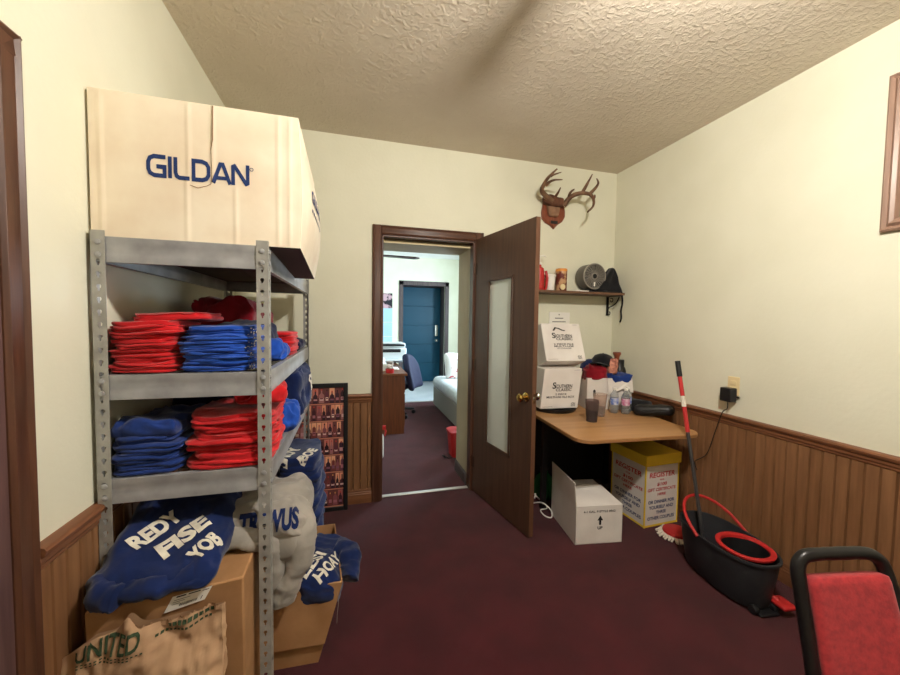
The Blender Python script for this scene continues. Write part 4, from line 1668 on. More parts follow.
L1 = [('SOUTHERN', .028, .56, .46, .05, 0), ('S', .05, .58, .09, -.20, 0), ('CLASSIC', .022, .47, .42, .06, 0), ('2 PIECE', .014, .36, .30, 0, 0), ('MULTI-USE FILE BOX', .016, .29, .74, 0, 0)]
L2 = [('SOUTHERN', .026, .66, .44, .03, 0), ('S', .046, .67, .09, -.22, 0), ('CLASSIC', .022, .58, .42, .04, 0), ('2 PIECE FILE', .013, .44, .5, 0, 0), ('MULTI-USE', .013, .385, .5, 0, 0), ('STORAGE', .011, .33, .36, 0, 1)]
b1 = storage_box('white carton sitting on the round dark tray, lower of two', (1.538, 2.54, TZ + .031), math.radians(-4), (.31, .24, .305), (0, 0), L1, False, .03)
c1 = at(544, 366, 2.36)
b2 = storage_box('white carton tipped back on top of the lower white carton', (1.60, 2.51, TZ + .031 + .332), math.radians(-3), (.335, .15, .31), (math.radians(-22), 0), L2, True)
# placard behind the cartons
pc = thing('wall_placard', 'small cream placard on the back wall above the white cartons', 'placard', at(559.5, 321, 2.79))
G().box(-.10, .10, 0, .008, -.10, .075).obj('card', 'white', pc)
g = G().box(-.045, .035, -.0015, 0, .02, .028)
g.box(-.07, .06, -.0015, 0, -.01, -.003)
g.box(-.01, 0, -.0015, 0, .05, .06)
lab(g.obj('print', 'grey_ink', pc), 'thin dark lines of print')

# open white box of caps
cbx = thing('open_carton', 'white open carton full of caps behind the drink cups', 'box', (2.005, 2.53, TZ), math.radians(-14))
w, d, h = .36, .22, .25
g = G()
tt = .004
panel(g, (-w / 2, -d / 2, 0), (w / 2, -d / 2, 0), (w / 2, -d / 2, h), (-w / 2, -d / 2, h), (0, 1, 0))
panel(g, (w / 2, -d / 2, 0), (w / 2, d / 2, 0), (w / 2, d / 2, h), (w / 2, -d / 2, h), (-1, 0, 0))
panel(g, (w / 2, d / 2, 0), (-w / 2, d / 2, 0), (-w / 2, d / 2, h), (w / 2, d / 2, h), (0, -1, 0))
panel(g, (-w / 2, d / 2, 0), (-w / 2, -d / 2, 0), (-w / 2, -d / 2, h), (-w / 2, d / 2, h), (1, 0, 0))
g.box(-w / 2, w / 2, -d / 2, d / 2, 0, .004)
g.obj('body', 'white_box', cbx, smooth=0)
g = G()
g.add([(-.02, -d / 2 - .003, h), (w / 2, -d / 2 - .003, h), (w / 2 + .002, -d / 2 - .02, h - .11), (w / 4, -d / 2 - .026, h - .08), (-.015, -d / 2 - .02, h - .13)], [(0, 1, 2, 3, 4)])
g.obj('flap', 'white_box', cbx, solid=.003, smooth=0)
g = G().prism([(-.125, .1), (-.11, .1), (-.11, .15), (-.118, .16), (-.13, .15)], 'y', -d / 2 - .002, -d / 2)
lab(g.obj('print_mark', 'black_ink', cbx, smooth=0), 'black printed mark')


def capobj(label, mat, bm_, loc, rot, cr=.088):
    t = thing('cap', label, 'cap', loc, 0, 'caps in the white carton')
    t.rotation_euler = rot
    prof = [(cr, 0), (cr * 1.02, .03), (cr * .95, .065), (cr * .72, .095), (cr * .35, .11), (0, .113)]
    G().lathe(prof, 24, sx=1, sy=1.12).obj('crown', mat, t)
    g = G()
    g.grid(lambda a, b: ((a - .5) * 2 * cr * .92 * (1 - .12 * b), -cr * 1.1 * math.sqrt(max(0, 1 - ((a - .5) * 2 * .92) ** 2)) - .075 * b * math.sqrt(max(0, 1 - ((a - .5) * 2) ** 2 * .9)), .004 + .02 * (1 - ((a - .5) * 2) ** 2) * (1 - b * .6) - .004), 14, 6)
    g.obj('brim', bm_, t, solid=.004)
    G().lathe([(0, .111), (.008, .112), (.006, .118), (0, .119)], 10).obj('button', mat, t)
    return t


capobj('black cap on top of the heap in the white carton', 'black_cloth', 'black_cloth', (1.985, 2.52, TZ + .325), (math.radians(-14), math.radians(-6), math.radians(-62)))
o, g_ = bundle('cloth', 1.905, 2.51, TZ + .215, .17, .13, .12, 'maroon', 'red cloth heaped at the left of the white carton', 'cloth', 53, math.radians(-14), .022, 12, .04, seg=12)
capobj('navy cap pushed under the black cap in the white carton', 'navy', 'blue', (1.93, 2.585, TZ + .275), (0, math.radians(-8), math.radians(200)))
o, g_ = bundle('cloth', 2.065, 2.46, TZ + .205, .22, .12, .07, 'blue', 'blue cloth hanging over the front of the white carton', 'cloth', 51, math.radians(-14), .018, 12, .03, seg=10)
o, g_ = bundle('patterned_cap', 2.03, 2.46, TZ + .275, .085, .07, .12, 'camo', 'pink patterned cap tucked beside the black cap', 'cap', 52, .3, .012, 16, .03, seg=8)
db = thing('dark_bottle', 'black bottle with a brownish stopper behind the caps', 'bottle', (2.20, 2.58, TZ))
db.scale = (1, 1, .86)
G().lathe([(0, 0), (.05, 0), (.052, .01), (.052, .33), (.044, .36), (.036, .375), (.036, .44), (0, .44)], 20).obj('body', 'black', db)
lab(G().lathe([(0, .44), (.02, .44), (.022, .47), (.034, .5), (.03, .515), (0, .51)], 16, (-.03, 0, 0)).obj('stopper', 'plaque', db), 'brown stopper')

# cups and bottles


def tumbler(name, label, loc, h, r0, r1, mat, liq, lh, cat='cup'):
    t = thing(name, label, cat, loc)
    g = G()
    n = 28
    wall = .002
    prof = [(0, .0), (r0, 0)] + [(r0 + (r1 - r0) * k / 8, h * k / 8) for k in range(1, 9)]
    prof += [(r1 - wall, h)] + [(r0 + (r1 - r0) * k / 8 - wall, h * k / 8) for k in range(7, 0, -1)] + [(0, .006)]
    g.lathe(prof, n)
    g.obj('glass', mat, t)
    if liq:
        rl = r0 + (r1 - r0) * lh / h - wall * 1.6
        G().lathe([(0, .008), (r0 - wall * 1.6, .008), (rl, lh), (0, lh)], n).obj('drink', liq, t)
    return t


t = tumbler('tumbler', 'ribbed smoke-coloured tumbler of dark drink at the table front', (1.622, 2.155, TZ), .15, .036, .047, 'smoke', 'cola', .085)
g = G()
for z in (.05, .085, .125):
    rr = .036 + .011 * z / .15 + .0012
    g.tube([(rr * math.cos(k * PI / 14), rr * math.sin(k * PI / 14), z) for k in range(28)], .0016, 6, closed=True)
g.obj('rib', 'smoke', t)
tumbler('plastic_cup', 'clear plastic cup of pinkish drink behind the dark tumbler', (1.775, 2.27, TZ), .165, .034, .05, 'pinkcup', 'pink_drink', .07)


def water(label, loc, lm):
    t = thing('water_bottle', label, 'bottle', loc, 0, 'water bottles on the table')
    G().lathe([(0, 0), (.026, 0), (.03, .006), (.03, .03), (.0285, .036), (.03, .042), (.03, .12), (.027, .14), (.015, .162), (.0125, .168), (.0125, .18), (0, .18)], 20).obj('bottle', 'clear', t)
    lab(G().lathe([(.0306, .065), (.0308, .066), (.0308, .115), (.0306, .116)], 20, cap=False).obj('label', lm, t), 'coloured wrap label')
    lab(G().lathe([(0, .178), (.0145, .178), (.0145, .192), (0, .193)], 16).obj('cap', 'white_plastic', t), 'white screw cap')
    return t


water('clear water bottle with a blue label, left of the three by the caps carton', (1.95, 2.33, TZ), 'lab_blue')
water('clear water bottle with a pink label in the middle of the trio', (2.015, 2.285, TZ), 'lab_pink')
water('clear water bottle with a blue label, nearest the black pouch', (2.075, 2.335, TZ), 'lab_blue')

pouch = thing('zip_pouch', 'black padded zip pouch on the table against the right wall', 'pouch', (2.155, 2.16, TZ), math.radians(-58))


def pfn(p):
    q = p.copy()
    q.z += .012 * math.sin(p.x * 14) + nz(p, 16, 2) * .004
    q.y += .02 * math.sin(p.x * 9)
    return q


g = G().rbox(.26, .105, .075, .036, 14, pfn, (0, 0, .04))
zm = min(v.z for v in g.v)
for v in g.v:
    v.z -= zm
g.obj('body', 'black', pouch, smooth=80)
a, b = curve([(-.11, -.055, .05), (-.03, -.068, .04), (.05, -.05, .055), (.11, -.03, .06)], .002, .002)
lab(G().tube(a, b, 6).obj('zip', 'dark', pouch), 'thin grey zip')
p2, g_ = bundle('black_glove', 2.17, 2.345, TZ, .13, .2, .085, 'black_cloth', 'small black cloth bundle between the pouch and the white carton', 'cloth', 61, .3, .01, 12, .03, seg=8)

# ============================================================ UNDER THE TABLE
wb = thing('white_carton', 'open white carton with printed black up arrow, on the carpet before the table', 'box', (1.364, 1.935, 0), math.radians(-8))
w, d, h = .315, .375, .243
g = G()
panel(g, (0, 0, 0), (w, 0, 0), (w, 0, h), (0, 0, h), (0, 1, 0))
panel(g, (w, 0, 0), (w, d, 0), (w, d, h), (w, 0, h), (-1, 0, 0))
panel(g, (w, d, 0), (0, d, 0), (0, d, h), (w, d, h), (0, -1, 0))
panel(g, (0, d, 0), (0, 0, 0), (0, 0, h), (0, d, h), (1, 0, 0))
g.box(0, w, 0, d, 0, .004)
g.obj('body', 'white_box', wb, smooth=0)
fl = lambda pts: G().add(pts, [tuple(range(len(pts)))]).obj('flap', 'white_box', wb, solid=.004, smooth=0)
fl([(.002, .0, h), (.002, d, h), (-.006, d - .01, h + .15), (-.006, .01, h + .15)])
fl([(0, .0, h), (w, 0, h), (w - .045, .19, h + .045), (.055, .19, h + .045)])
fl([(0, d, h), (w, d, h), (w - .05, d - .16, h + .035), (.05, d - .16, h + .035)])
fl([(w - .006, d - .01, h - .004), (w - .006, .01, h - .004), (w - .03, .02, h - .14), (w - .03, d - .02, h - .14)])
g = G()
put_text(g, '4-1 GAL. F-STYLE 8862', .014, (w * .5, -.0015, h * .86), (1, 0, 0), (0, 0, 1), w * .68, .012)
g.prism([(w * .52 - .007, h * .50), (w * .52 + .007, h * .50), (w * .52 + .007, h * .62), (w * .52 + .019, h * .62), (w * .52, h * .75), (w * .52 - .019, h * .62), (w * .52 - .007, h * .62)], 'y', -.0015, -.001)
put_text(g, 'UP', .02, (w * .52, -.0015, h * .42), (1, 0, 0), (0, 0, 1), .034, .03)
lab(g.obj('lettering', 'black_ink', wb, smooth=0), 'black arrow and lettering')

rg = thing('register_box', 'tall white entry box with yellow lid and red-and-navy lettering under the table', 'box', (1.938, 1.985, 0), math.radians(2.5))
w, d, h = .29, .31, .505
lh = .075
G().box(0, w, 0, d, .012, h - lh + .01).obj('body', 'white_box', rg, bevel=.002)
g = G()
for a, b, c, e in ((-.001, w + .001, -.001, d + .001),):
    g.box(a, b, c, e, 0, .014)
for x_, y_ in ((0, 0), (w, 0), (0, d), (w, d)):
    g.box(x_ - .004, x_ + .004, y_ - .004, y_ + .004, 0, h - lh)
lab(g.obj('edging', 'yellow', rg), 'yellow edging')
G().box(-.012, w + .012, -.012, d + .012, h - lh, h).obj('lid', 'yellow', rg, bevel=.003)
REG = [('REGISTER', .036, .84, .78, 0, .1), ('FOR', .012, .755, .13, 0, 0), ('$100', .027, .68, .30, 0, .1), ('GIFT CERTIFICATE', .022, .60, .86, 0, .1), ('HERE', .018, .52, .26, 0, .1),
       ('OR DINNER FOR', .024, .40, .80, 1, 0), ('YOURSELF AND', .024, .31, .74, 1, 0), ('THREE', .022, .225, .30, 1, 0), ('OTHER COUPLES', .024, .135, .82, 1, 0)]
for face in (0, 1):
    hb = h - lh
    gr, gn = G(), G()
    for txt, hh, zz, ww, mi, shr in REG:
        g = gn if mi else gr
        mi = 0
        if face == 0:
            put_text(g, txt, hh, (w / 2, -.0015, zz * hb), (1, 0, 0), (0, 0, 1), ww * w, .025, shr, mi)
        else:
            put_text(g, txt, hh, (-.0015, d / 2, zz * hb), (0, -1, 0), (0, 0, 1), ww * d, .025, shr, mi)
    lab(gr.obj('lettering', 'red_ink', rg, smooth=0), 'red lettering')
    lab(gn.obj('lettering', 'navy_ink', rg, smooth=0), 'navy lettering')

gj = thing('green_jug', 'green glass jug on the floor behind the open door edge', 'jug', (1.50, 2.56, 0))
G().lathe([(0, 0), (.07, 0), (.08, .012), (.082, .03), (.08, .045), (.082, .06), (.08, .13), (.06, .17), (.03, .195), (.028, .22), (0, .22)], 28).obj('body', 'green_glass', gj)
lab(G().lathe([(0, .22), (.032, .22), (.032, .24), (0, .242)], 20).obj('cap', 'dark', gj), 'dark screw cap')
a, b = curve([(1.33, 2.46, .01), (1.37, 2.36, .06), (1.41, 2.30, .03), (1.385, 2.25, .006), (1.35, 2.28, .006), (1.36, 2.36, .006), (1.42, 2.37, .008), (1.43, 2.45, .01), (1.39, 2.50, .05), (1.36, 2.44, .09), (1.33, 2.4, .08)], .005, .005)
G().tube(a, b, 7).obj('power_cable', 'white_plastic', None)
tag(bpy.data.objects['power_cable'], 'coiled white cable on the carpet between the door and white carton', 'cable')

# ============================================================ MOP BUCKET, MOP, MOP HEAD
bk_ = thing('mop_bucket', 'dark oval mop bucket with red bail handle standing along the right wall', 'bucket', (1.965, 1.455, 0), math.radians(-7))


def oval(a, b, z, n=40, e=2.4, oy=0, ox=0):
    r = []
    for j in range(n):
        t = 2 * PI * j / n
        ct, st = math.cos(t), math.sin(t)
        r.append(Vector((math.copysign(abs(ct) ** (2 / e), ct) * a + ox, math.copysign(abs(st) ** (2 / e), st) * b + oy, z)))
    return r


def loft(g, rings, mi=0, cap0=True, cap1=False):
    n = len(rings[0])
    m = len(rings)
    fs = [(i * n + j, i * n + (j + 1) % n, (i + 1) * n + (j + 1) % n, (i + 1) * n + j) for i in range(m - 1) for j in range(n)]
    if cap0:
        fs.append(tuple(range(n))[::-1])
    if cap1:
        fs.append(tuple(range((m - 1) * n, m * n)))
    g.add([p for r in rings for p in r], fs, mi)


g = G()
loft(g, [oval(.105, .215, .015), oval(.112, .222, .03), oval(.133, .244, .18), oval(.141, .250, .245), oval(.149, .258, .248), oval(.149, .258, .26), oval(.139, .248, .26), oval(.128, .232, .18), oval(.108, .218, .035)], cap1=True)
g.obj('tub', 'dark', bk_, smooth=50)
g = G()
cy = -.11
loft(g, [oval(.118, .122, .260, oy=cy, e=2.1), oval(.120, .124, .270, oy=cy, e=2.1), oval(.112, .116, .276, oy=cy, e=2.1), oval(.098, .1, .27, oy=cy, e=2.1), oval(.096, .098, .255, oy=cy, e=2.1)], cap0=False)
lab(g.obj('wringer_ring', 'redp', bk_, smooth=60), 'red wringer ring')
g = G()
loft(g, [oval(.0975, .0995, .265, oy=cy, e=2.1), oval(.088, .092, .21, oy=cy, e=2.1), oval(.07, .078, .13, oy=cy, e=2.1)], cap0=False, cap1=True)
g.obj('wringer_basket', 'black', bk_, smooth=60)
pts = []
for k in range(17):
    t = PI * k / 16
    sn = math.sin(t) ** .8
    pts.append((-.152 * math.cos(t), .02 + .20 * sn, .25 + .125 * sn))
lab(G().tube(pts, .0085, 8).obj('bail_handle', 'redp', bk_), 'red bail handle')
g = G().rbox(.075, .085, .022, .01, 5, None, (.085, -.235, .055))
g.tube([(.06, -.18, .07), (.075, -.225, .06)], .012, 8)
lab(g.obj('foot_pedal', 'redp', bk_, smooth=60), 'red foot pedal')
for wx, wy in ((-.05, -.215), (.055, -.215), (-.05, .19), (.05, .19)):
    G().lathe([(0, -.012), (.02, -.012), (.022, -.006), (.022, .006), (.02, .012), (0, .012)], 16, (wx, wy, .022), ax='x').obj('wheel', 'black', bk_)
G().box(-.045, .06, -.25, -.17, .004, .016).obj('foot_base', 'black', bk_, bevel=.004)

m0, m1 = Vector((1.985, 1.585, .10)), at(677.5, 361, 1.835)
mop = thing('mop', 'mop with red and grey telescopic handle standing in the bucket', 'mop', m0)
D = (m1 - m0)


def seg(name, a, b, r, mat, l=None):
    o = G().tube([D * a, D * b], r, 12).obj(name, mat, mop)
    if l:
        lab(o, l)
    return o


seg('lower_pole', 0, .60, .0105, 'mop_grey')
seg('upper_pole', .60, .93, .0125, 'mop_red', 'red upper pole')
seg('grip', .91, 1.0, .0155, 'black', 'black rubber grip')
G().tube([D * .74, D * .80], .0131, 12).obj('sticker', 'white_ink', mop)
G().lathe([(0, -.03), (.07, -.03), (.075, -.02), (.05, -.005), (.02, .01), (.012, .04), (0, .04)], 20).obj('mop_plate', 'redp', mop)
mh = thing('dust_mop', 'round mop with red disc and white string fringe, flat on the carpet by the bucket', 'mop', (2.075, 1.855, 0))
G().lathe([(0, .02), (.075, .022), (.082, .03), (.078, .042), (.03, .048), (0, .048)], 28).obj('disc', 'redp', mh)
g = G()
for k in range(46):
    a = 2 * PI * k / 46 + rnd.uniform(-.05, .05)
    ln = rnd.uniform(.10, .125)
    p, rr = curve([(.06 * math.cos(a), .06 * math.sin(a), .022), (.085 * math.cos(a), .085 * math.sin(a), .022), (ln * math.cos(a + rnd.uniform(-.15, .15)), ln * math.sin(a + rnd.uniform(-.1, .1)), .007)], .007, .006, 3)
    g.tube(p, rr, 5)
fo = g.obj('fringe', 'fringe', mh)
fo['label'] = 'white string fringe'

# ============================================================ RIGHT WALL: outlet, charger, framed picture
oc = at(734, 386, 1)
op = ray(734, 386)
op = CAM + op * (XR / op.x)
ol = thing('wall_outlet', 'ivory outlet plate on the right wall above the chair rail', 'outlet', (XR, op.y + .0, op.z))
G().box(-.006, 0, -.036, .036, -.058, .058).obj('plate', 'ivory', ol, bevel=.003)
for dz in (-.02, .02):
    g = G().box(-.009, -.005, -.017, .017, dz - .014, dz + .014)
    g.obj('socket', 'ivory', ol, bevel=.003)
ad = thing('charger', 'black plug-in charger with a thin cord, in the wall outlet', 'charger', (XR - .01, op.y + .005, op.z - .05))
G().box(-.055, 0, -.034, .034, -.045, .04).obj('body', 'black', ad, bevel=.006)
e1 = ray(697, 470)
e1 = CAM + e1 * ((XR - .03) / e1.x)
l0 = ad.location
a, b = curve([(-.03, 0, -.035), (-.03, .0, -.09), (-.042, .02, -.12), (-.03, .07, -.26), (-.028, .12, -.42), (-.028, .2, -.5), e1 - l0], .0028, .0028)
G().tube(a, b, 6).obj('cord', 'black', ad)
lab(G().box(-.004, .006, -.05, -.03, -.02, -.01).obj('prong', 'chrome', ad), 'metal prong')

fp = ray(882, 233)
fp = CAM + fp * (XR / fp.x)
ft = ray(893, 77)
ft = CAM + ft * (XR / ft.x)
pf = thing('framed_picture', 'tan wood-framed picture hanging on the right wall', 'picture', (XR, fp.y, fp.z))
fh, fw_ = ft.z - fp.z, .5
prof = [(0, 0), (0, .02), (.008, .026), (.02, .018), (.032, .03), (.045, .024), (.055, .012), (.055, 0)]
g = G()


def frame_ring(t, dd):
    return [Vector((-dd, -t, t)), Vector((-dd, -fw_ + t, t)), Vector((-dd, -fw_ + t, fh - t)), Vector((-dd, -t, fh - t))]


loft(g, [], cap0=False) if False else None
rings = [frame_ring(t, dd) for t, dd in prof]
for i in range(len(rings) - 1):
    for j in range(4):
        a_, b_ = rings[i], rings[i + 1]
        g.add([a_[j], a_[(j + 1) % 4], b_[(j + 1) % 4], b_[j]], [(0, 1, 2, 3)])
g.obj('frame', 'gold', pf, smooth=20)
G().box(-.01, -.001, -fw_ + .05, -.05, .05, fh - .05).obj('canvas', 'canvas', pf)

# ============================================================ RED CHAIR IN FRONT
cu = Vector((.94353, -.33128, 0))
cn_ = Vector((-.33128, -.94353, 0))       # the way the chair faces
a14 = math.radians(14)
cdn = cn_ * math.sin(a14) + Vector((0, 0, -math.cos(a14)))
CA = Vector((1.273, .727, .74))
chr_ = thing('banquet_chair', 'black-framed chair with red upholstered back at the lower right', 'chair', (CA.x, CA.y, 0))
ck = lambda s, d, f=0: CA + cu * s + cdn * d + cn_.cross(cu).cross(cu) * 0 + (cu.cross(cdn)).normalized() * f - chr_.location
# frame: one bent tube, both rear legs included
zl_ = lambda s, back: Vector((CA.x, CA.y, 0)) + cu * s - cn_ * back - chr_.location
path = [zl_(-.02, .08), ck(-.012, .46), ck(-.012, .33), ck(-.012, .22), ck(-.014, .08), ck(-.011, .042), ck(.004, .018), ck(.032, .008), ck(.11, .0), ck(.175, -.004), ck(.203, .004), ck(.219, .024), ck(.226, .055), ck(.235, .11), ck(.25, .22), ck(.262, .33), ck(.268, .46), zl_(.28, .08)]
a, b = curve(path, .0175, .0175, 5)
G().tube(a, b, 12, sx=1.0).obj('frame', 'black_metal', chr_)


def pad(p):
    # taper and lean with the frame
    d = .05 + (.5 - p.z / .34) * .34
    k = (d - .05) / .34
    x0, x1 = .004, .220 + .03 * k
    s = x0 + (p.x / .22 + .5) * (x1 - x0)
    if p.z > .1:
        d += .022 * (.5 - p.x / .22) - .006
    return ck(s, d, p.y + .004 * math.cos(p.x * 14))


G().rbox(.22, .045, .34, .012, 14, pad).obj('backrest', 'chair_red', chr_, smooth=70)
sz = .43
sc_ = cu * .125 + cn_ * .30 + Vector((0, 0, sz))
rot = Matrix((cu, -cn_, Vector((0, 0, 1)))).transposed()
G().rbox(.36, .38, .06, .028, 10, lambda p: rot @ p, sc_).obj('seat', 'chair_red', chr_, smooth=70)
for s in (-.03, .28):
    G().tube([cu * s + cn_ * .47 + Vector((0, 0, sz - .03)), cu * s + cn_ * .50], .0125, 10).obj('leg', 'black_metal', chr_)
g = G()
for s in (-.02, .27):
    g.tube([cu * s + cn_ * .47 + Vector((0, 0, sz - .035)), cu * s + cn_ * .06 + Vector((0, 0, sz - .05))], .011, 8)
g.tube([cu * -.02 + cn_ * .45 + Vector((0, 0, sz - .04)), cu * .27 + cn_ * .45 + Vector((0, 0, sz - .04))], .01, 8)
g.obj('seat_rail', 'black_metal', chr_)

# ============================================================ OFFICE FURNITURE
dk = thing('desk', 'dark brown wooden desk beyond the doorway, its end towards the room', 'desk', (-.30, 4.40, 0))
G().box(0, .965, 0, 1.75, .72, .75).obj('desktop', 'desk_top', dk, bevel=.004)
G().box(.05, .93, .02, .045, 0, .72).obj('end_panel', 'desk', dk)
G().box(.05, .93, 1.70, 1.73, 0, .72).obj('end_panel', 'desk', dk)
g = G().box(.05, .93, .03, .62, .06, .715)
g.obj('pedestal', 'desk', dk)
for k in range(3):
    q = G().box(.93, .945, .06, .60, .08 + k * .21, .08 + k * .21 + .195)
    dr = q.obj('drawer', 'desk', dk, bevel=.004)
    lab(G().tube([(.944, .24, .19 + k * .21), (.965, .26, .19 + k * .21), (.965, .40, .19 + k * .21), (.944, .42, .19 + k * .21)], .006, 6).obj('handle', 'brass', dr), 'brass handle')
prn = thing('printer', 'pale grey office printer on the far end of the desk', 'printer', (.38, 5.55, .75))
G().box(0, .44, 0, .42, 0, .23).obj('body', 'printer', prn, bevel=.02)
G().box(.015, .425, .01, .41, .232, .30).obj('scanner', 'printer', prn, bevel=.015)
G().box(.06, .36, -.12, .06, .30, .315).obj('control_panel', 'printer', prn)
lab(G().box(.08, .35, -.004, .03, .16, .21).obj('paper_slot', 'black', prn), 'dark paper slot')
lab(G().box(.03, .41, -.002, .02, .255, .285).obj('lid_gap', 'dark', prn), 'dark gap under the lid')
G().box(.05, .39, -.14, 0, .04, .055).obj('paper_tray', 'printer', prn, bevel=.004)
rc = thing('desk_caddy', 'red tub holding a clear pinkish jar on the near desk end', 'caddy', (.46, 4.50, .75))
lab(G().lathe([(0, 0), (.05, 0), (.055, .05), (.05, .052), (.046, .01), (0, .01)], 20).obj('tub', 'redp', rc), 'red tub')
G().lathe([(0, .012), (.04, .012), (.042, .14), (0, .14)], 18).obj('jar', 'pinkcup', rc)
o, g_ = bundle('paper_stack', .36, 4.72, .75, .2, .22, .09, 'white', 'loose stack of white papers on the near desk end', 'papers', 71, .2, .008, 10, .01, seg=6)
o, g_ = bundle('desk_phone', .33, 5.05, .75, .2, .22, .14, 'printer', 'pale grey telephone between the papers and printer', 'telephone', 72, .2, .008, 10, .03, seg=6)
o, g_ = bundle('mouse_pad', .53, 4.85, .75, .16, .22, .012, 'white', 'white pad on the desk edge by the chair', 'pad', 73, 0, .002, 10, .005, seg=4)

oc_ = thing('office_chair', 'navy office swivel chair beside the dark desk', 'chair', (.63, 5.33, -.0), math.radians(62))


def ocf(p):
    return Vector((p.x * (1 - .5 * max(0, p.z / .42 + .1) ** 2), p.y + .12 * (p.x / .24) ** 2 * -1 * .5 + .10 * (p.z / .42), p.z))


G().rbox(.46, .10, .50, .045, 14, lambda p: ocf(Vector((p.x * math.sqrt(max(.12, 1 - max(0, (p.z - .02) / .235) ** 2.2)), p.y, p.z))), (0, -.22, .66)).obj('backrest', 'office_blue', oc_, smooth=70)
G().rbox(.48, .46, .08, .035, 10, None, (0, 0, .45)).obj('seat', 'office_blue', oc_, smooth=70)
G().tube([(0, -.02, .41), (0, -.2, .42), (0, -.27, .5), (0, -.24, .62)], .02, 8).obj('back_bracket', 'black', oc_)
G().tube([(0, 0, .1), (0, 0, .41)], .025, 12).obj('column', 'black', oc_)
for k in range(5):
    a = 2 * PI * k / 5 + .3
    lg = G().tube([(0, 0, .1), (math.cos(a) * .28, math.sin(a) * .28, .075)], [.028, .016], 8).obj('base_arm', 'black', oc_)
    G().lathe([(0, -.02), (.027, -.02), (.03, 0), (.027, .02), (0, .02)], 14, (math.cos(a) * .28, math.sin(a) * .28, .03), ax='x').obj('caster', 'black', lg)

cs_ = thing('couch', 'pale grey couch along the right side of the office', 'couch', (1.27, 4.05, 0))
G().rbox(.86, 1.75, .20, .09, 16, lambda p: p + Vector((.006 * nz(p, 7, 2), 0, .008 * nz(p, 5, 3))), (.44, .88, .40)).obj('seat_cushion', 'couch', cs_, smooth=70)
G().box(.03, .86, .03, 1.72, .04, .33).obj('base', 'couch_skirt', cs_, bevel=.01)
G().rbox(.24, 1.75, .42, .09, 12, None, (1.06, .88, .60)).obj('backrest', 'couch', cs_, smooth=70)
for x_, y_ in ((.08, .08), (.8, .08), (.08, 1.67), (.8, 1.67)):
    G().lathe([(0, 0), (.02, 0), (.025, .04), (0, .04)], 12, (x_, y_, 0)).obj('foot', 'black', cs_)
pil = thing('throw_pillow', 'white throw pillow with red pattern propped on the couch', 'pillow', (1.63, 5.45, .49))
pil.rotation_euler = (math.radians(-14), 0, .15)


def pif(p):
    k = 1 - ((p.x / .21) ** 2 * .5 + (p.z / .21) ** 2 * .5)
    return Vector((p.x * (1 - .06 * (1 - abs(p.z / .21))), p.y * (.25 + .9 * max(0, k)), p.z * (1 - .06 * (1 - abs(p.x / .21)))))


G().rbox(.42, .16, .42, .05, 12, pif, (0, 0, .21)).obj('cushion', 'pillow', pil, smooth=80)

bn = thing('trash_bin', 'red plastic bin with lid beyond the doorway on the right', 'bin', (1.085, 3.60, 0))
g = G()
loft(g, [oval(.085, .085, 0, e=5), oval(.105, .105, .25, e=5)], cap1=True)
g.obj('body', 'redp', bn, smooth=40)
g = G()
loft(g, [oval(.112, .112, .24, e=5), oval(.114, .114, .262, e=5), oval(.09, .09, .275, e=5)], cap1=True)
g.obj('lid', 'redp', bn, smooth=40)
a, b = curve([(.95, 3.52, .005), (.91, 3.50, .02), (.90, 3.54, .03), (.93, 3.56, .008), (.96, 3.50, .006)], .006, .006)
cbl = G().tube(a, b, 6).obj('black_cable', 'black', None)
tag(cbl, 'short loop of black cable at the foot of the red bin', 'cable')

jg = thing('spray_jug', 'white jug with a red trigger top on the carpet beside the desk', 'jug', (.262, 3.66, 0))
G().rbox(.11, .09, .26, .035, 8, None, (0, 0, .13)).obj('body', 'white_plastic', jg, smooth=60)
g = G().lathe([(0, .26), (.022, .26), (.022, .30), (0, .30)], 14)
g.box(-.02, .075, -.014, .014, .30, .335)
g.tube([(.06, 0, .31), (.075, 0, .28), (.066, 0, .23)], .009, 8)
lab(g.obj('trigger_top', 'redp', jg), 'red trigger top')

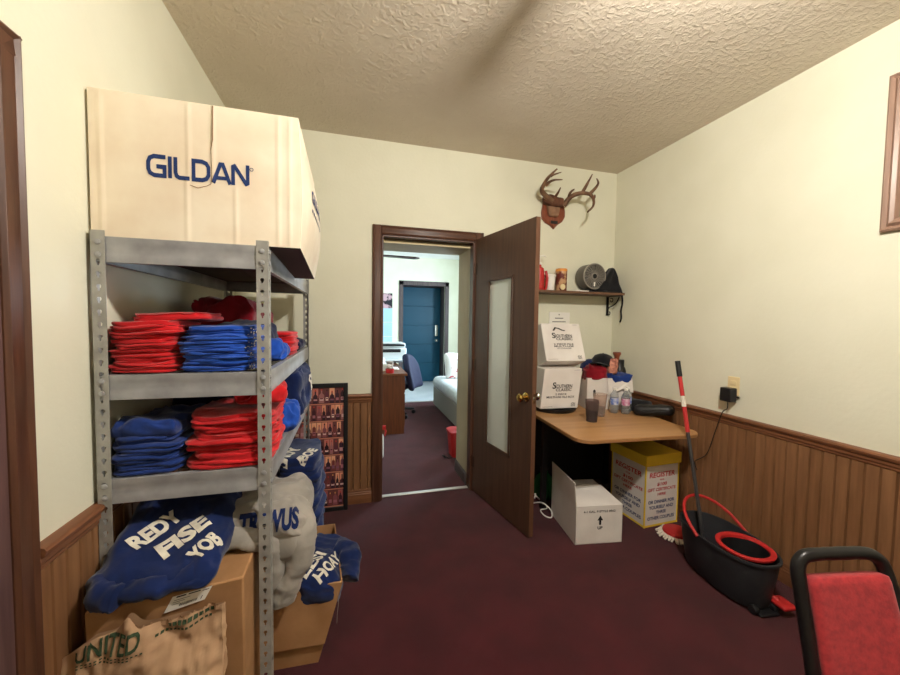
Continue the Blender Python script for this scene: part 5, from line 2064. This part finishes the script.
ch_ = thing('wall_calendar', 'photo calendar with pale blue sheets on the office far wall', 'calendar', (.25, YO, 1.0))
w_ = .74 - .25 + .03
p0 = at(378, 293, YO - .01) - ch_.location
p1 = at(392, 345, YO - .01) - ch_.location
mz = (at(380, 308, YO - .01) - ch_.location).z
lab(G().box(p0.x - .25, p1.x, -.012, -.002, mz, p0.z).obj('photo', 'poster_dark', ch_), 'dark and pink photograph')
sh_h = (mz - (p1.z - .12)) / 3
for k in range(3):
    G().box(p0.x - .25, p1.x, -.010, -.002, mz - (k + 1) * sh_h + .012, mz - k * sh_h - .004).obj('sheet', 'poster_blue', ch_)

of = thing('ceiling_fan', 'dark-bladed ceiling fan in the office beyond the doorway', 'ceiling fan', (.05, 4.95, 2.74))
G().lathe([(0, 0), (.07, 0), (.07, -.04), (.02, -.06), (.02, -.36), (.1, -.38), (.12, -.42), (.1, -.50), (0, -.52)], 24).obj('motor', 'fanmetal', of)
for k in range(5):
    g = G().box(.08, .2, -.02, .02, -.465, -.457)
    g.prism([(.17, -.06), (.8, -.095), (.86, -.05), (.86, .05), (.8, .095), (.17, .06)], 'z', -.480, -.465)
    b = g.obj('blade', 'dark_blade', of, smooth=0)
    b.rotation_euler = (math.radians(3), 0, math.radians(5 + 72 * k))

# ============================================================ LIGHT
def light(kind, name, loc, energy, col, **k):
    l = bpy.data.lights.new(name, kind)
    l.energy = energy
    l.color = col
    for a, v in k.items():
        setattr(l, a, v)
    o = bpy.data.objects.new(name, l)
    C.objects.link(o)
    o.location = loc
    return o


o = light('AREA', 'window_daylight', (2.78, (wy0 + wy1) / 2, (wzz0 + wzz1) / 2), 230, (.72, .87, 1), shape='RECTANGLE', size=wy1 - wy0, size_y=wzz1 - wzz0)
o.rotation_euler = (0, math.radians(90), 0)
wd = bpy.data.worlds.new('world')
S.world = wd
wd.use_nodes = True
bgn = wd.node_tree.nodes['Background']
bgn.inputs[0].default_value = (.55, .75, 1, 1)
bgn.inputs[1].default_value = .6

S.view_settings.view_transform = 'Standard'
S.view_settings.look = 'None'
S.view_settings.exposure = .08
S.view_settings.gamma = 1
S.view_settings.use_curve_mapping = False
try:
    S.cycles.use_denoising = True
    S.cycles.denoiser = 'OPENIMAGEDENOISE'
    S.cycles.max_bounces = 12
    S.cycles.diffuse_bounces = 6
    S.cycles.sample_clamp_indirect = 6
    S.cycles.caustics_reflective = False
    S.cycles.caustics_refractive = False
except Exception:
    pass
